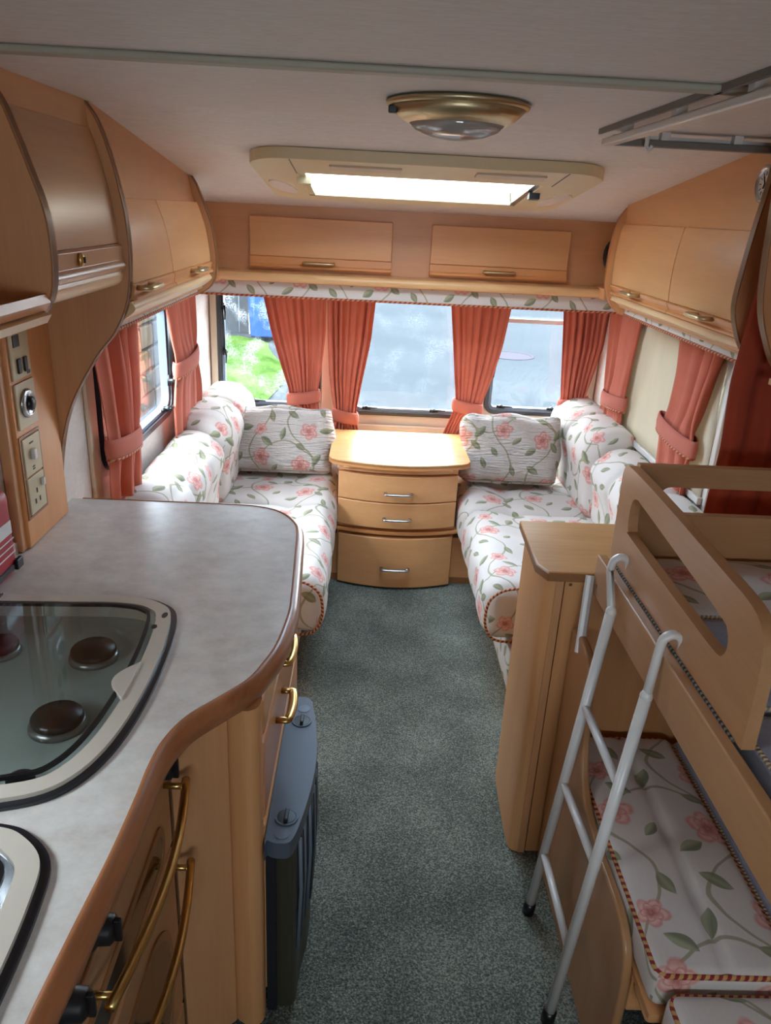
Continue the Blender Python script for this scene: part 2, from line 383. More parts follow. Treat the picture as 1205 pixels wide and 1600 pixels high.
def tube(pts, r, seg=8, closed=False, flat=1.0):
    P = [Vector(p) for p in pts]; n = len(P); V, Fc, U = [], [], []
    T = []
    for i in range(n):
        a = P[i - 1] if (i or closed) else P[i]; b = P[(i + 1) % n] if (i < n - 1 or closed) else P[i]
        T.append((b - a).normalized())
    up = Vector((0, 0, 1)) if abs(T[0].z) < 0.9 else Vector((1, 0, 0))
    N = (up - T[0] * up.dot(T[0])).normalized(); s = 0; S = []
    for i in range(n):
        N = (N - T[i] * N.dot(T[i])).normalized(); B = T[i].cross(N)
        if i: s += (P[i] - P[i - 1]).length
        S.append(s); ri = r[i] if isinstance(r, (list, tuple)) else r
        for k in range(seg):
            a = 2 * PI * k / seg; V.append(tuple(P[i] + N * (math.cos(a) * ri) + B * (math.sin(a) * ri * flat)))
    S.append(s + (P[0] - P[-1]).length)
    for i in range(n if closed else n - 1):
        j = (i + 1) % n
        for k in range(seg):
            l = (k + 1) % seg; Fc.append((i * seg + k, i * seg + l, j * seg + l, j * seg + k))
            U += [(S[i], k / seg), (S[i], (k + 1) / seg), (S[i + 1], (k + 1) / seg), (S[i + 1], k / seg)]
    if not closed:
        Fc += [tuple(range(seg - 1, -1, -1)), tuple(range((n - 1) * seg, n * seg))]; U += [(0, 0)] * (2 * seg)
    return V, Fc, U
def lathe(prof, c, axis='z', seg=32, sx=1.0, sy=1.0):
    V, Fc = [], []; n = len(prof)
    for (r, h) in prof:
        for k in range(seg):
            a = 2 * PI * k / seg; p, q = r * math.cos(a) * sx, r * math.sin(a) * sy
            w = place(axis, p, q, h); V.append((c[0] + w[0], c[1] + w[1], c[2] + w[2]))
    for i in range(n - 1):
        for k in range(seg):
            l = (k + 1) % seg; Fc.append((i * seg + k, i * seg + l, (i + 1) * seg + l, (i + 1) * seg + k))
    Fc += [tuple(range(seg - 1, -1, -1)), tuple(range((n - 1) * seg, n * seg))]
    return V, Fc
def sphere(c, r, seg=12):
    return lathe([(r[0] * math.sin(PI * i / 8) + 1e-5, -r[2] * math.cos(PI * i / 8)) for i in range(9)], c, 'z', seg, 1, r[1] / r[0])
def rbox(c, h, r, nn=(12, 12, 6), disp=None, rot=None, uvo=(0, 0)):
    """soft rounded box with metric unwrapped uvs; disp(x,y,z unit) -> displacement vector"""
    V, Fc, U, idx = [], [], [], {}
    R = rot or Matrix.Identity(3)
    def vert(u):
        key = tuple(round(a, 5) for a in u)
        if key not in idx:
            p = Vector((u[0] * h[0], u[1] * h[1], u[2] * h[2]))
            q = Vector([max(-(h[i] - r), min(h[i] - r, p[i])) for i in range(3)])
            d = p - q; p = q + d.normalized() * r if d.length > 1e-9 else q
            if disp: p = p + Vector(disp(*u))
            idx[key] = len(V); V.append(tuple(R @ p + Vector(c)))
        return idx[key]
    def lin(n, hh):
        # finer spacing where the edge rounds off
        a = max(0.02, 1 - r / hh); e = [-1, -1 + (1 - a) * .3, -1 + (1 - a) * .65]
        return e + [-a + 2 * a * i / n for i in range(n + 1)] + [-k for k in reversed(e)]
    G = [lin(nn[i], h[i]) for i in range(3)]
    for ax in range(3):
        b, d = [(1, 2), (0, 2), (0, 1)][ax]
        for sgn in (-1, 1):
            for i in range(len(G[b]) - 1):
                for j in range(len(G[d]) - 1):
                    q = []
                    for (ii, jj) in ((i, j), (i + 1, j), (i + 1, j + 1), (i, j + 1)):
                        u = [0, 0, 0]; u[ax] = sgn; u[b] = G[b][ii]; u[d] = G[d][jj]; q.append(tuple(u))
                    if (sgn < 0) != (ax == 1): q.reverse()
                    Fc.append(tuple(vert(u) for u in q))
                    for u in q:
                        x, y, z = u[0] * h[0], u[1] * h[1], u[2] * h[2]
                        if ax == 2: w = (x, y)
                        elif ax == 0: w = (sgn * (h[0] + (h[2] - z)), y)
                        else: w = (x, sgn * (h[1] + (h[2] - z)))
                        U.append((w[0] + uvo[0], w[1] + uvo[1]))
    return V, Fc, U

def mesh_obj(name, geo, mat, origin, smooth_=False, bevel=0.0, bseg=2, solid=0.0, sub=0):
    V, Fc = geo[0], geo[1]
    me = bpy.data.meshes.new(name)
    me.from_pydata([(x - origin[0], y - origin[1], z - origin[2]) for x, y, z in V], [], Fc)
    if len(geo) > 2 and geo[2]:
        ul = me.uv_layers.new(name='UVMap'); flat = [c for uv in geo[2] for c in uv]; ul.data.foreach_set('uv', flat)
    me.materials.append(M[mat] if isinstance(mat, str) else mat)
    import bmesh as bmm
    bm = bmm.new(); bm.from_mesh(me); bmm.ops.recalc_face_normals(bm, faces=bm.faces); bm.to_mesh(me); bm.free()
    if smooth_: me.polygons.foreach_set('use_smooth', [True] * len(me.polygons))
    o = bpy.data.objects.new(name, me); COL.objects.link(o)
    if solid:
        s = o.modifiers.new('thickness', 'SOLIDIFY'); s.thickness = solid; s.offset = 0
    if bevel:
        b = o.modifiers.new('bevel', 'BEVEL'); b.width = bevel; b.segments = bseg; b.limit_method = 'ANGLE'; b.angle_limit = math.radians(40)
        me.polygons.foreach_set('use_smooth', [True] * len(me.polygons)); b.harden_normals = True
    if sub:
        s = o.modifiers.new('soften', 'SUBSURF'); s.levels = sub; s.render_levels = sub
    return o
def tag(o, label=None, cat=None, group=None, kind=None):
    if label: o['label'] = label
    if cat: o['category'] = cat
    if group: o['group'] = group
    if kind: o['kind'] = kind
    return o
def thing(name, label, cat, loc, group=None, kind=None):
    o = bpy.data.objects.new(name, None); COL.objects.link(o); o.location = loc; o.empty_display_size = 0.05
    WL[o] = Vector(loc); return tag(o, label, cat, group, kind)
def part(name, geo, mat, parent, label=None, **k):
    w = WL[parent]; o = mesh_obj(name, geo, mat, w, **k); o.parent = parent; WL[o] = w
    if label: o['label'] = label
    return o
def solo(name, label, cat, geo, mat, group=None, kind=None, **k):
    xs = [v[0] for v in geo[0]]; ys = [v[1] for v in geo[0]]; zs = [v[2] for v in geo[0]]
    org = ((min(xs) + max(xs)) / 2, (min(ys) + max(ys)) / 2, min(zs))
    o = mesh_obj(name, geo, mat, org, **k); o.location = org; WL[o] = Vector(org)
    return tag(o, label, cat, group, kind)
def struct(name, geo, mat, label=None, **k): return solo(name, label, None, geo, mat, kind='structure', **k)

def bar_handle(parent, p0, p1, out, r=0.005, mat='brass', bow=0.0, name='handle', flat=1.6):
    p0, p1, out = Vector(p0), Vector(p1), Vector(out); pts = [p0, p0 + out * 0.9]
    for i in range(9):
        t = i / 8; pts.append(p0.lerp(p1, t) + out * (1 + bow * math.sin(PI * t)))
    pts += [p1 + out * 0.9, p1]
    return part(name, tube(pts, r, 8, flat=flat), mat, parent, smooth_=True)
def screw(parent, c, axis, r=0.004, mat='brass'):
    return part('screw_cap', lathe([(r, 0), (r * .9, r * .4), (r * .4, r * .6)], c, axis, 10), mat, parent, smooth_=True)

# ================================================================== STRUCTURE
XL, XR, YF, YB = -1.03, 1.0, 4.0, -1.1
BEND = 1.96
def ceil_z(y): return 1.90 if y < BEND else 1.90 - 0.12 * (y - BEND)
struct('floor', box(XL - .03, XR + .03, YB - .03, YF + .03, -0.03, 0), 'carpet', 'dark green grey flecked carpet along the aisle')

# windows: (axis-plane outline); front ones are (x,z), side ones (y,z)
W_LEFT = rrect(2.30, 3.14, 0.885, 1.345, 0.07)
W_F1 = rrect(-0.985, -0.465, 0.70, 1.335, 0.07)
W_F2 = rrect(-0.30, 0.34, 0.69, 1.335, 0.06)
W_F3 = rrect(0.425, 0.875, 0.725, 1.335, 0.05)
W_RIGHT = rrect(2.50, 3.44, 0.80, 1.33, 0.05)
W_KIT_ADDED = rrect(0.50, 0.88, 1.08, 1.32, 0.05)  # guessed unseen opening, added to let light in over the worktop
W_BACK_ADDED = rrect(-0.4, 0.4, 1.25, 1.6, 0.06)  # guessed unseen rear opening, added to brighten bunk and cabinet fronts
def rect(a, b, c, d): return [(a, c), (b, c), (b, d), (a, d)]
struct('wall_left', prism(rect(YB, YF, 0, 1.95), 'x', XL - .03, XL, [W_LEFT, W_KIT_ADDED]), 'wall', 'pale textured wallboard on the left side')
struct('wall_right', prism(rect(YB, YF, 0, 1.95), 'x', XR, XR + .03, [W_RIGHT]), 'wall', 'pale textured wallboard on the right side')
struct('wall_front', prism(rect(XL - .03, XR + .03, 0, 1.95), 'y', YF, YF + .03, [W_F1, W_F2, W_F3]), 'pinkcream', 'cream front wall holding three windows')
struct('wall_back', prism(rect(XL, XR, 0, 1.95), 'y', YB - .03, YB, [W_BACK_ADDED]), 'wall')

# ceiling: flat board behind, sloping board in front with the rooflight opening
SK = (-0.445, 0.31, 2.56, 3.03)
def slope_pts(poly, dz): return [(x, y, ceil_z(y) + dz) for x, y in poly]
def slab(poly, holes, z0, z1, bend=True):
    V, Fc = prism(poly, 'z', 0, 1, holes); zf = ceil_z if bend else (lambda y: 1.90)
    return [(x, y, zf(max(y, BEND)) + (z0 if t < .5 else z1)) for x, y, t in V], Fc
ce = thing('ceiling', 'pale fabric textured caravan ceiling', None, (0, 1.5, 1.9), kind='structure')
part('ceiling_board', box(XL - .03, XR + .03, YB - .03, 1.292, 1.90, 1.93), 'ceiling', ce)
part('ceiling_board', box(XL - .03, XR + .03, 1.296, BEND, 1.90, 1.93), 'ceiling', ce)
part('ceiling_board', slab(rect(XL - .03, XR + .03, BEND, 2.385), [], 0, .03), 'ceiling', ce)
part('ceiling_board', slab(rect(XL - .03, XR + .03, 2.387, YF + .03), [rect(-0.49, 0.355, 2.50, 3.12)], 0, .03), 'ceiling', ce)
part('ceiling_batten', box(XL, XR, 1.278, 1.31, 1.889, 1.90), 'batten', ce, bevel=0.004)

# front wall trims around the windows
for i, (a, b) in enumerate(((-1.025, -0.99), (-0.45, -0.385), (-0.37, -0.31), (0.36, 0.41), (0.89, 0.995))):
    struct('trim_%d' % (i + 1), box(a, b, 3.982, 4.0, 0.64, 1.345), 'pinkcream', bevel=0.004)
struct('trim_6', box(XL, XR, 3.965, 4.0, 0.60, 0.635), 'pinkcream', bevel=0.006)
struct('trim_7', box(XL, XL + .012, 2.19, 2.26, 0.80, 1.36), 'pinkcream', bevel=0.004)
struct('trim_8', box(XL, XL + .012, 3.26, 3.31, 0.80, 1.36), 'pinkcream', bevel=0.004)

def inset(poly, t):
    a = sum(p[0] * q[1] - q[0] * p[1] for p, q in zip(poly, poly[1:] + poly[:1]))
    return offset(poly, -t if a > 0 else t, closed=True)
def catch(parent, c, along, inn):
    """black window catch: base block, barrel and lever"""
    c = Vector(c); a = Vector(along); n = Vector(inn)
    b = part('catch', tube([c - a * .022, c + a * .022], 0.009, 8), 'black', parent, smooth_=True)
    part('barrel', tube([c, c + n * 0.03], [0.012, 0.009], 10), 'black', b, smooth_=True)
    part('lever', tube([c + n * 0.028 - a * .012, c + n * .03 + a * .02, c + n * .022 + a * .06], [0.005, 0.005, 0.003], 6), 'black', b, smooth_=True)
def window(i, label, outline, axis, wall, inn, pane='glass'):
    s = 1 if inn > 0 else -1
    cx = sum(p[0] for p in outline) / len(outline); cy = min(p[1] for p in outline)
    w = thing('window_%d' % i, label, None, place(axis, cx, cy, wall), kind='structure')
    part('window_frame', prism(inset(outline, -0.008), axis, wall - s * .02, wall + s * .016, [inset(outline, 0.015)]), 'blackrub', w, bevel=0.005)
    part('window_seal', prism(inset(outline, 0.014), axis, wall - s * .025, wall + s * .006, [inset(outline, 0.030)]), 'greyrub', w, bevel=0.003)  # paler inner ring: the frame's highlight put into the colour
    part('pane', prism(inset(outline, 0.018), axis, wall - s * .024, wall - s * .018), pane, w)
    return w
w1 = window(1, 'black framed side window beside the left sofa', W_LEFT, 'x', XL, 1)
w2 = window(2, 'dewy black framed left front window', W_F1, 'y', YF, -1, 'glassfog')
w3 = window(3, 'wide black framed centre front window', W_F2, 'y', YF, -1, 'glasswet')
w4 = window(4, 'narrow black framed right front window', W_F3, 'y', YF, -1, 'glass')
w5 = window(5, 'right side window behind a lowered cream blind', W_RIGHT, 'x', XR, -1)
w6 = window(6, 'kitchen window above the hob', W_KIT_ADDED, 'x', XL, 1)
w7 = window(7, 'rear window at the back of the caravan', W_BACK_ADDED, 'y', YB, 1)
for p in ((-0.80, 3.98, 0.735),): catch(w2, p, (1, 0, 0), (0, -1, .3))
for z in (0.99, 1.21): catch(w2, (-0.955, 3.98, z), (0, 0, -1), (.5, -1, 0))
part('stay_arm', tube([(-0.958, 3.975, 1.30), (-0.952, 3.97, 1.0)], 0.006, 8), 'black', w2, smooth_=True)
for x in (-0.21, 0.15): catch(w3, (x, 3.98, 0.722), (1, 0, 0), (0, -1, .3))
for x in (0.505, 0.775): catch(w4, (x, 3.98, 0.76), (1, 0, 0), (0, -1, .3))
part('lever', tube([(0.45, 3.97, 1.0), (0.452, 3.96, 0.97), (0.445, 3.955, 0.92)], 0.006, 8), 'black', w4, smooth_=True)
part('blind_rail', box(0.44, 0.87, 3.975, 3.985, 1.20, 1.222), 'white', w4, bevel=0.003)
part('stay_arm', tube([(XL + .03, 3.085, 1.33), (XL + .035, 3.085, 1.03)], 0.011, 10), 'black', w1, smooth_=True)
catch(w1, (XL + .02, 3.08, 1.02), (0, 0, -1), (1, -.3, 0)); catch(w1, (XL + .02, 2.98, 0.925), (0, 1, 0), (1, 0, .2))
# right window: white surround, cream blind pulled down
part('surround', prism(rect(2.46, 3.48, 0.755, 1.36), 'x', 0.982, 1.0, [rect(2.515, 3.425, 0.80, 1.33)]), 'frame', w5, bevel=0.005)
bl = part('blind', (lambda: (lambda V, Fc: (V, Fc))(*[
    [(0.975 + .006 * math.sin(i * .9 + j * .7) * math.sin(PI * j / 8), 2.49 + .96 * i / 24, 0.812 + .52 * j / 8) for j in range(9) for i in range(25)],
    [(j * 25 + i, j * 25 + i + 1, (j + 1) * 25 + i + 1, (j + 1) * 25 + i) for j in range(8) for i in range(24)]]))(), 'blind', w5, smooth_=True, solid=0.002)
part('blind_handle_bar', box(0.962, 0.982, 2.48, 3.46, 0.795, 0.822), 'frame', w5, bevel=0.004)

# ================================================================== OUTSIDE
G = -0.55
struct('ground', box(-14, 14, 4.5, 32, G - .1, G), 'ground', 'pale grey tarmac outside the front windows')
struct('ground_side', box(-14, 14, -9, 4.5, G - .1, G - .002), 'ground')
gv = []; gf = []
for j in range(25):
    for i in range(21):
        y = 6.4 + 7.0 * j / 24; xr = -1.05 - 0.11 * (y - 6.4) + .15 * math.sin(y * 1.3)
        x = -7.5 + (xr + 7.5) * (i / 20) ** .6
        gv.append((x, y, G + .02 + (0.05 + .06 * random.random()) * (1 if 0 < i < 20 else 0)))
gf = [(j * 21 + i, j * 21 + i + 1, (j + 1) * 21 + i + 1, (j + 1) * 21 + i) for j in range(24) for i in range(20)]
solo('grass_verge', 'rough green grass verge outside the left front window', 'grass', (gv, gf), 'grass', kind='stuff', smooth_=True)
fn = thing('garden_fence', 'weathered grey upright board fence beyond the grass verge', 'fence', (-4.2, 14.6, G))
for k in range(16):
    x = -6.6 + k * .262
    part('fence_board', box(x, x + .235, 14.6 + .015 * (k % 2), 14.63 + .015 * (k % 2), G, G + 2.3 + .04 * ((k * 7) % 3)), 'fencegrey', fn)
for x in (-6.5, -4.4, -2.42): part('fence_post', box(x - .06, x + .06, 14.5, 14.6, G, G + 2.45), 'frame', fn)
bb = thing('wheeled_bin', 'blue wheeled bin standing at the end of the fence', 'bin', (-2.0, 13.9, G))
part('bin_body', prism([(-2.32, G + .08), (-1.78, G + .08), (-1.68, G + 1.9), (-2.42, G + 1.9)], 'y', 13.6, 14.2), 'bluebin', bb, bevel=.03)
part('bin_lid', box(-2.45, -1.65, 13.55, 14.25, G + 1.9, G + 2.0), 'bluebin', bb, bevel=.03)
for x in (-2.25, -1.85): part('wheel', lathe([(.1, -.03), (.1, .03)], (x, 14.15, G + .1), 'x', 16), 'black', bb)
solo('manhole_cover', 'round iron manhole cover in the tarmac outside the right front window', 'manhole cover', lathe([(.42, 0), (.42, .012), (.37, .012), (.365, .004), (.02, .004)], (2.25, 13.4, G), 'z', 32), 'manhole')
sw = thing('stone_wall', 'rough coursed stone wall close outside the left side window', 'wall', (-1.75, 4.9, G))
part('mortar_bed', box(-2.0, -1.73, 3.3, 6.3, G, 1.75), 'mortar', sw)
z = G
for r in range(13):
    hh = random.uniform(.14, .20); y = 3.3 - random.random() * .2
    while y < 6.25:
        L = random.uniform(.2, .42); y1 = min(y + L, 6.3)
        if y1 - max(y, 3.3) > .06:
            d = random.uniform(0, .025); a = max(y, 3.3) + .008; b = y1 - .008
            V, Fc = box(-1.76, -1.715 + d, a, b, z + .008, z + hh - .008)
            V = [(vx, vy + random.uniform(-.008, .008), vz + random.uniform(-.008, .008)) for vx, vy, vz in V]
            part('stone', (V, Fc), random.choice(('stone_a', 'stone_b', 'stone_c')), sw, bevel=.012, bseg=1)
        y += L
    z += hh

# ================================================================== FRONT OVERHEAD LOCKERS
fl = thing('front_locker_panel', 'wide tan overhead locker panel with two flap doors above the front windows', 'locker', (-0.05, 3.6, 1.425))
part('back_panel', box(XL, XR, 3.60, 3.615, 1.42, 1.703), 'panel_x', fl)
for (x0, x1, hx) in ((-0.755, -0.122, -0.446), (0.050, 0.672, 0.364)):
    d = part('locker_door', box(x0, x1, 3.582, 3.60, 1.489, 1.656), 'beech_x', fl, bevel=0.005)
    part('door_lip', prism([(3.60, 1.437), (3.580, 1.437), (3.572, 1.445), (3.572, 1.452), (3.580, 1.46), (3.582, 1.489), (3.60, 1.489)], 'x', x0, x1), 'lip_x', d, bevel=0.002)
    bar_handle(d, (hx - .062, 3.58, 1.468), (hx + .062, 3.58, 1.468), (0, -.028, 0), 0.0075, 'brassdull', .1)
sh = thing('front_shelf', 'long pale wooden shelf edge under the front locker doors', 'shelf', (0, 3.5, 1.39))
part('shelf_board', box(XL, XR, 3.50, 3.995, 1.385, 1.40), 'beech_x', sh)
part('shelf_front', prism(smooth([(3.50, 1.39), (3.462, 1.392), (3.452, 1.405), (3.456, 1.42), (3.48, 1.428), (3.60, 1.428)], 4) + [(3.60, 1.415), (3.5, 1.415)], 'x', -0.87, 0.80), 'railx', sh)
part('corner_block', box(-0.93, -0.868, 3.43, 3.56, 1.385, 1.43), 'beech_y', sh, bevel=.006)
part('corner_block', box(0.798, 0.87, 3.40, 3.56, 1.385, 1.435), 'beech_y', sh, bevel=.006)
def band(p0, p1, z0, z1, n=24, wav=.0):
    V, Fc, U = [], [], []; p0, p1 = Vector(p0), Vector(p1); L = (p1 - p0).length
    for i in range(n + 1):
        p = p0.lerp(p1, i / n)
        V += [(p.x, p.y, z0), (p.x, p.y, z1)]
    for i in range(n):
        Fc.append((2 * i, 2 * i + 2, 2 * i + 3, 2 * i + 1)); a, b = L * i / n, L * (i + 1) / n
        U += [(a, 0), (b, 0), (b, z1 - z0), (a, z1 - z0)]
    return V, Fc, U
pv = thing('front_pelmet', 'floral fabric pelmet strip with rope edge across the front windows', 'pelmet', (0, 3.5, 1.325))
part('fabric_band', band((-0.99, 3.51, 0), (0.95, 3.51, 0), 1.325, 1.388), 'pelmet', pv, solid=.004)
part('rope_trim', tube([(-0.99 + 1.94 * i / 40, 3.506, 1.324) for i in range(41)], 0.005, 6), 'ropefine', pv, smooth_=True)
sp_ = thing('wall_speaker', 'black oval speaker in the corner by the right locker', 'speaker', (0.905, 3.59, 1.50))
part('grille', prism(ngon(0.884, 1.565, .05, .07, 24), 'y', 3.585, 3.60), 'black', sp_, bevel=.004)
part('bezel', prism(ngon(0.884, 1.565, .056, .077, 24), 'y', 3.588, 3.60, [ngon(0.884, 1.565, .049, .069, 24)]), 'heatdark', sp_)

# ================================================================== SIDE OVERHEAD LOCKERS
PL = smooth([(-0.849, 1.784), (-0.830, 1.752), (-0.806, 1.69), (-0.785, 1.627), (-0.774, 1.563), (-0.769, 1.497), (-0.778, 1.44), (-0.802, 1.405), (-0.846, 1.38), (-0.90, 1.368)], 4)
PRr = smooth([(0.772, 1.765), (0.749, 1.755), (0.721, 1.709), (0.708, 1.639), (0.703, 1.557), (0.71, 1.461), (0.747, 1.389), (0.79, 1.362), (0.83, 1.356)], 4)
def cutz(pl, z0, z1): return [p for p in pl if z0 <= p[1] <= z1]
def interp_prof(pl, z):
    for a, b in zip(pl, pl[1:]):
        if (a[1] - z) * (b[1] - z) <= 0 and a[1] != b[1]:
            t = (z - a[1]) / (b[1] - a[1]); return (a[0] + (b[0] - a[0]) * t, z)
    return min(pl, key=lambda p: abs(p[1] - z))
def seg_prof(pl, z0, z1, inset_, n=10):
    return [(interp_prof(pl, z0 + (z1 - z0) * i / n)[0] + inset_, z0 + (z1 - z0) * i / n) for i in range(n + 1)]

def side_locker(name, label, pl, side, y0, y1, seam, zt, zl, zb, zr, handles, wallx, y_end0=None, y_end1=None, fascia_x=None):
    """side=-1 left wall, +1 right wall. zt door top, zl lip top, zb lip bottom, zr rail bottom"""
    s = side; t = thing(name, label, 'locker', ((wallx + pl[len(pl) // 2][0]) / 2, (y0 + y1) / 2, zr))
    ins = s * 0.022
    # fascia above the doors up to the ceiling
    fx = interp_prof(pl, zt)[0] + ins
    top = [(fx + s * .008, y0), (fx + s * .008, y1), (fx + s * .05, y1), (fx + s * .05, y0)]
    V = []; N = 8
    for i in range(N + 1):
        y = y0 + (y1 - y0) * i / N
        V += [(fx + s * .010, y, zt - .02), ((fascia_x or (fx + s * .035)), y, ceil_z(y) + .002)]
    part('fascia', (V, [(2 * i, 2 * i + 2, 2 * i + 3, 2 * i + 1) for i in range(N)]), 'panel_y' if s < 0 else 'beech_y', t, solid=.01)
    edges = [y0] + seam + [y1]
    for k in range(len(edges) - 1):
        a, b = edges[k] + .002, edges[k + 1] - .002
        d = part('locker_door', strip(seg_prof(pl, zl, zt, ins), .016 * (1 if s > 0 else -1), 'y', a, b), 'beech_y', t, smooth_=False, bevel=.003)
        lp = [(interp_prof(pl, zl)[0] + ins, zl), (interp_prof(pl, zl)[0] + ins - s * .006, zl - .004), (interp_prof(pl, zb)[0] + ins - s * .004, zb + .014), (interp_prof(pl, zb)[0] + ins - s * .012, zb + .009), (interp_prof(pl, zb)[0] + ins - s * .012, zb + .002), (interp_prof(pl, zb)[0] + ins + s * .02, zb), (interp_prof(pl, zb)[0] + ins + s * .02, zl)]
        part('door_lip', prism(lp, 'y', a, b), 'lip_y', d, bevel=.002)
        hy = handles[k] if k < len(handles) else None
        if hy:
            hz = zb + .03; hx = interp_prof(pl, hz)[0] + ins - s * .004
            bar_handle(d, (hx, hy - .05, hz), (hx, hy + .05, hz), (-s * .030, 0, 0), .0075, 'brassdull', .1)
    # pale curved light rail and locker floor
    rx = interp_prof(pl, zb)[0] + ins
    rail = smooth([(rx + s * .004, zb - .003), (rx - s * .006, zb - .02), (rx + s * .012, zr + .02), (rx + s * .045, zr)], 4)
    part('light_rail', prism(rail + [(rx + s * .06, zr + .004), (rx + s * .06, zb - .003)], 'y', y0, y1), 'rail', t)
    part('locker_floor', box(min(rx + s * .03, wallx), max(rx + s * .03, wallx), y0, y1, zr + .002, zr + .014), 'panel_y', t)
    return t
def end_panel(parent, pl, side, y0, y1, wallx, mat='panel_z', zceil=None, name='end_panel'):
    zc = zceil or (ceil_z(y1) if y1 > y0 else 1.8)
    poly = [(wallx, zc), (pl[0][0], zc)] + list(pl) + [(wallx, pl[-1][1])]
    p = part(name, prism(poly, 'y', y0, y1), mat, parent, bevel=.002)
    part('edging', strip(list(pl), .004 * (-1 if side > 0 else 1), 'y', y0 - .001, y1 + .001), 'edge_dark' if mat != 'beech_z' else 'lip_z', p, bevel=.0015)
    return p

ll = side_locker('overhead_locker', 'two-door tan overhead locker above the left sofa window', PL, -1, 1.955, 2.905, [2.36], 1.70, 1.502, 1.463, 1.405, [2.03, 2.62], XL)
end_panel(ll, PL, -1, 2.907, 2.930, XL, 'panel_z')
lr = side_locker('overhead_locker', 'two-door pale beech overhead locker above the right sofa blind', PRr, 1, 1.945, 3.080, [2.46], 1.700, 1.478, 1.440, 1.392, [2.16, 2.78], XR, fascia_x=.752)
end_panel(lr, PRr, 1, 3.082, 3.105, XR, 'beech_z')
PR2 = smooth([(0.720, 1.90), (0.714, 1.80), (0.704, 1.715), (0.695, 1.613), (0.692, 1.522), (0.711, 1.461), (0.742, 1.41), (0.80, 1.375), (0.86, 1.368)], 4)
end_panel(lr, PR2, 1, 1.920, 1.943, XR, 'panel_z', 1.899)
pr = thing('side_pelmet', 'narrow floral pelmet with rope edge below the right locker', 'pelmet', (0.8, 2.5, 1.36))
part('fabric_band', band((0.80, 3.08, 0), (0.80, 1.95, 0), 1.366, 1.40), 'pelmet', pr, solid=.004)
part('rope_trim', tube([(0.797, 3.08 - 1.13 * i / 30, 1.365) for i in range(31)], .005, 6), 'ropefine', pr, smooth_=True)
pl_ = thing('side_pelmet', 'thin rope-edged pelmet below the left sofa locker', 'pelmet', (-0.83, 2.4, 1.39))
part('fabric_band', band((-0.845, 1.955, 0), (-0.845, 2.905, 0), 1.388, 1.412), 'pelmet', pl_, solid=.004)
part('rope_trim', tube([(-0.842, 1.955 + .95 * i / 30, 1.388) for i in range(31)], .005, 6), 'ropefine', pl_, smooth_=True)
# dial on the right fascia
ck = thing('round_dial', 'round silver rimmed dial on the right fascia near the ceiling', 'clock', (0.745, 1.985, 1.76))
part('rim', lathe([(.040, 0), (.043, -.012), (.036, -.016), (.034, -.008)], (0.742, 1.985, 1.805), 'x', 28), 'steel', ck, smooth_=True)
fc = part('face', lathe([(.035, -.004), (.034, -.009)], (0.742, 1.985, 1.805), 'x', 28), 'lens', ck)
for k in range(12):
    a = k * PI / 6; p = (0.7325, 1.985 + .028 * math.cos(a), 1.805 + .028 * math.sin(a)); q = (0.7325, 1.985 + .019 * math.cos(a), 1.805 + .019 * math.sin(a))
    part('tick', tube([p, q], .0012, 4), 'black', fc)
part('hand', tube([(.732, 1.985, 1.805), (.732, 1.995, 1.822)], .0018, 5), 'black', ck); part('hand', tube([(.732, 1.985, 1.805), (.732, 1.99, 1.795)], .0018, 5), 'black', ck)
# nearer right locker, mostly outside the picture
PR3 = smooth([(0.640, 1.90), (0.645, 1.80), (0.650, 1.70), (0.656, 1.62), (0.668, 1.539), (0.695, 1.469), (0.734, 1.405), (0.80, 1.375), (0.88, 1.368)], 4)
l3 = thing('overhead_locker', 'brown curved locker end at the right edge above the bunk', 'locker', (0.82, 1.4, 1.37))
end_panel(l3, PR3, 1, 1.735, 1.760, XR, 'panel_z', 1.899)
part('locker_door', strip(seg_prof(PR3, 1.46, 1.86, .02), .016, 'y', 0.7, 1.733), 'panel_y', l3)
part('locker_floor', box(.72, XR, .7, 1.733, 1.372, 1.386), 'panel_y', l3)

# kitchen locker (left) with sweeping end panel, and open shelf locker nearest the camera
PK = smooth([(-0.864, 1.90), (-0.837, 1.859), (-0.811, 1.779), (-0.790, 1.671), (-0.785, 1.571), (-0.798, 1.466), (-0.835, 1.387), (-0.888, 1.321), (-0.966, 1.186), (-1.004, 1.046), (-1.018, 0.905)], 6)
kl = thing('kitchen_locker', 'brown single-door overhead kitchen locker with lock and sweeping end panel', 'locker', (-0.9, 1.7, 0.905))
part('sweep_panel', prism([(XL, 1.90)] + PK + [(XL, .905)], 'y', 1.93, 1.953), 'panel_z', kl, bevel=.002)
part('edging', strip(PK, .004, 'y', 1.929, 1.954), 'edge_dark', kl, bevel=.0015)
KP = [(x + .0, z_) for x, z_ in PK if z_ > 1.42]
kd = part('locker_door', strip(seg_prof(KP, 1.598, 1.845, -.024), -.016, 'y', 1.480, 1.926), 'bunk_y', kl, bevel=.003)
kx = interp_prof(KP, 1.57)[0] - .022
part('door_lip', prism([(kx - .002, 1.598), (kx + .006, 1.594), (kx + .006, 1.562), (kx + .012, 1.556), (kx + .014, 1.548), (kx + .008, 1.538), (kx - .02, 1.536), (kx - .02, 1.598)], 'y', 1.480, 1.926), 'bunk_y', kd, bevel=.002)
lk = part('lock', lathe([(.013, 0), (.013, .006), (.009, .010)], (kx + .006, 1.64, 1.578), 'x', 18, 0.7, 1), 'brass', kd, smooth_=True)
part('key_slot', tube([(kx + .017, 1.64, 1.572), (kx + .017, 1.64, 1.584)], .003, 6), 'black', kd)
V = []; Ns = 4
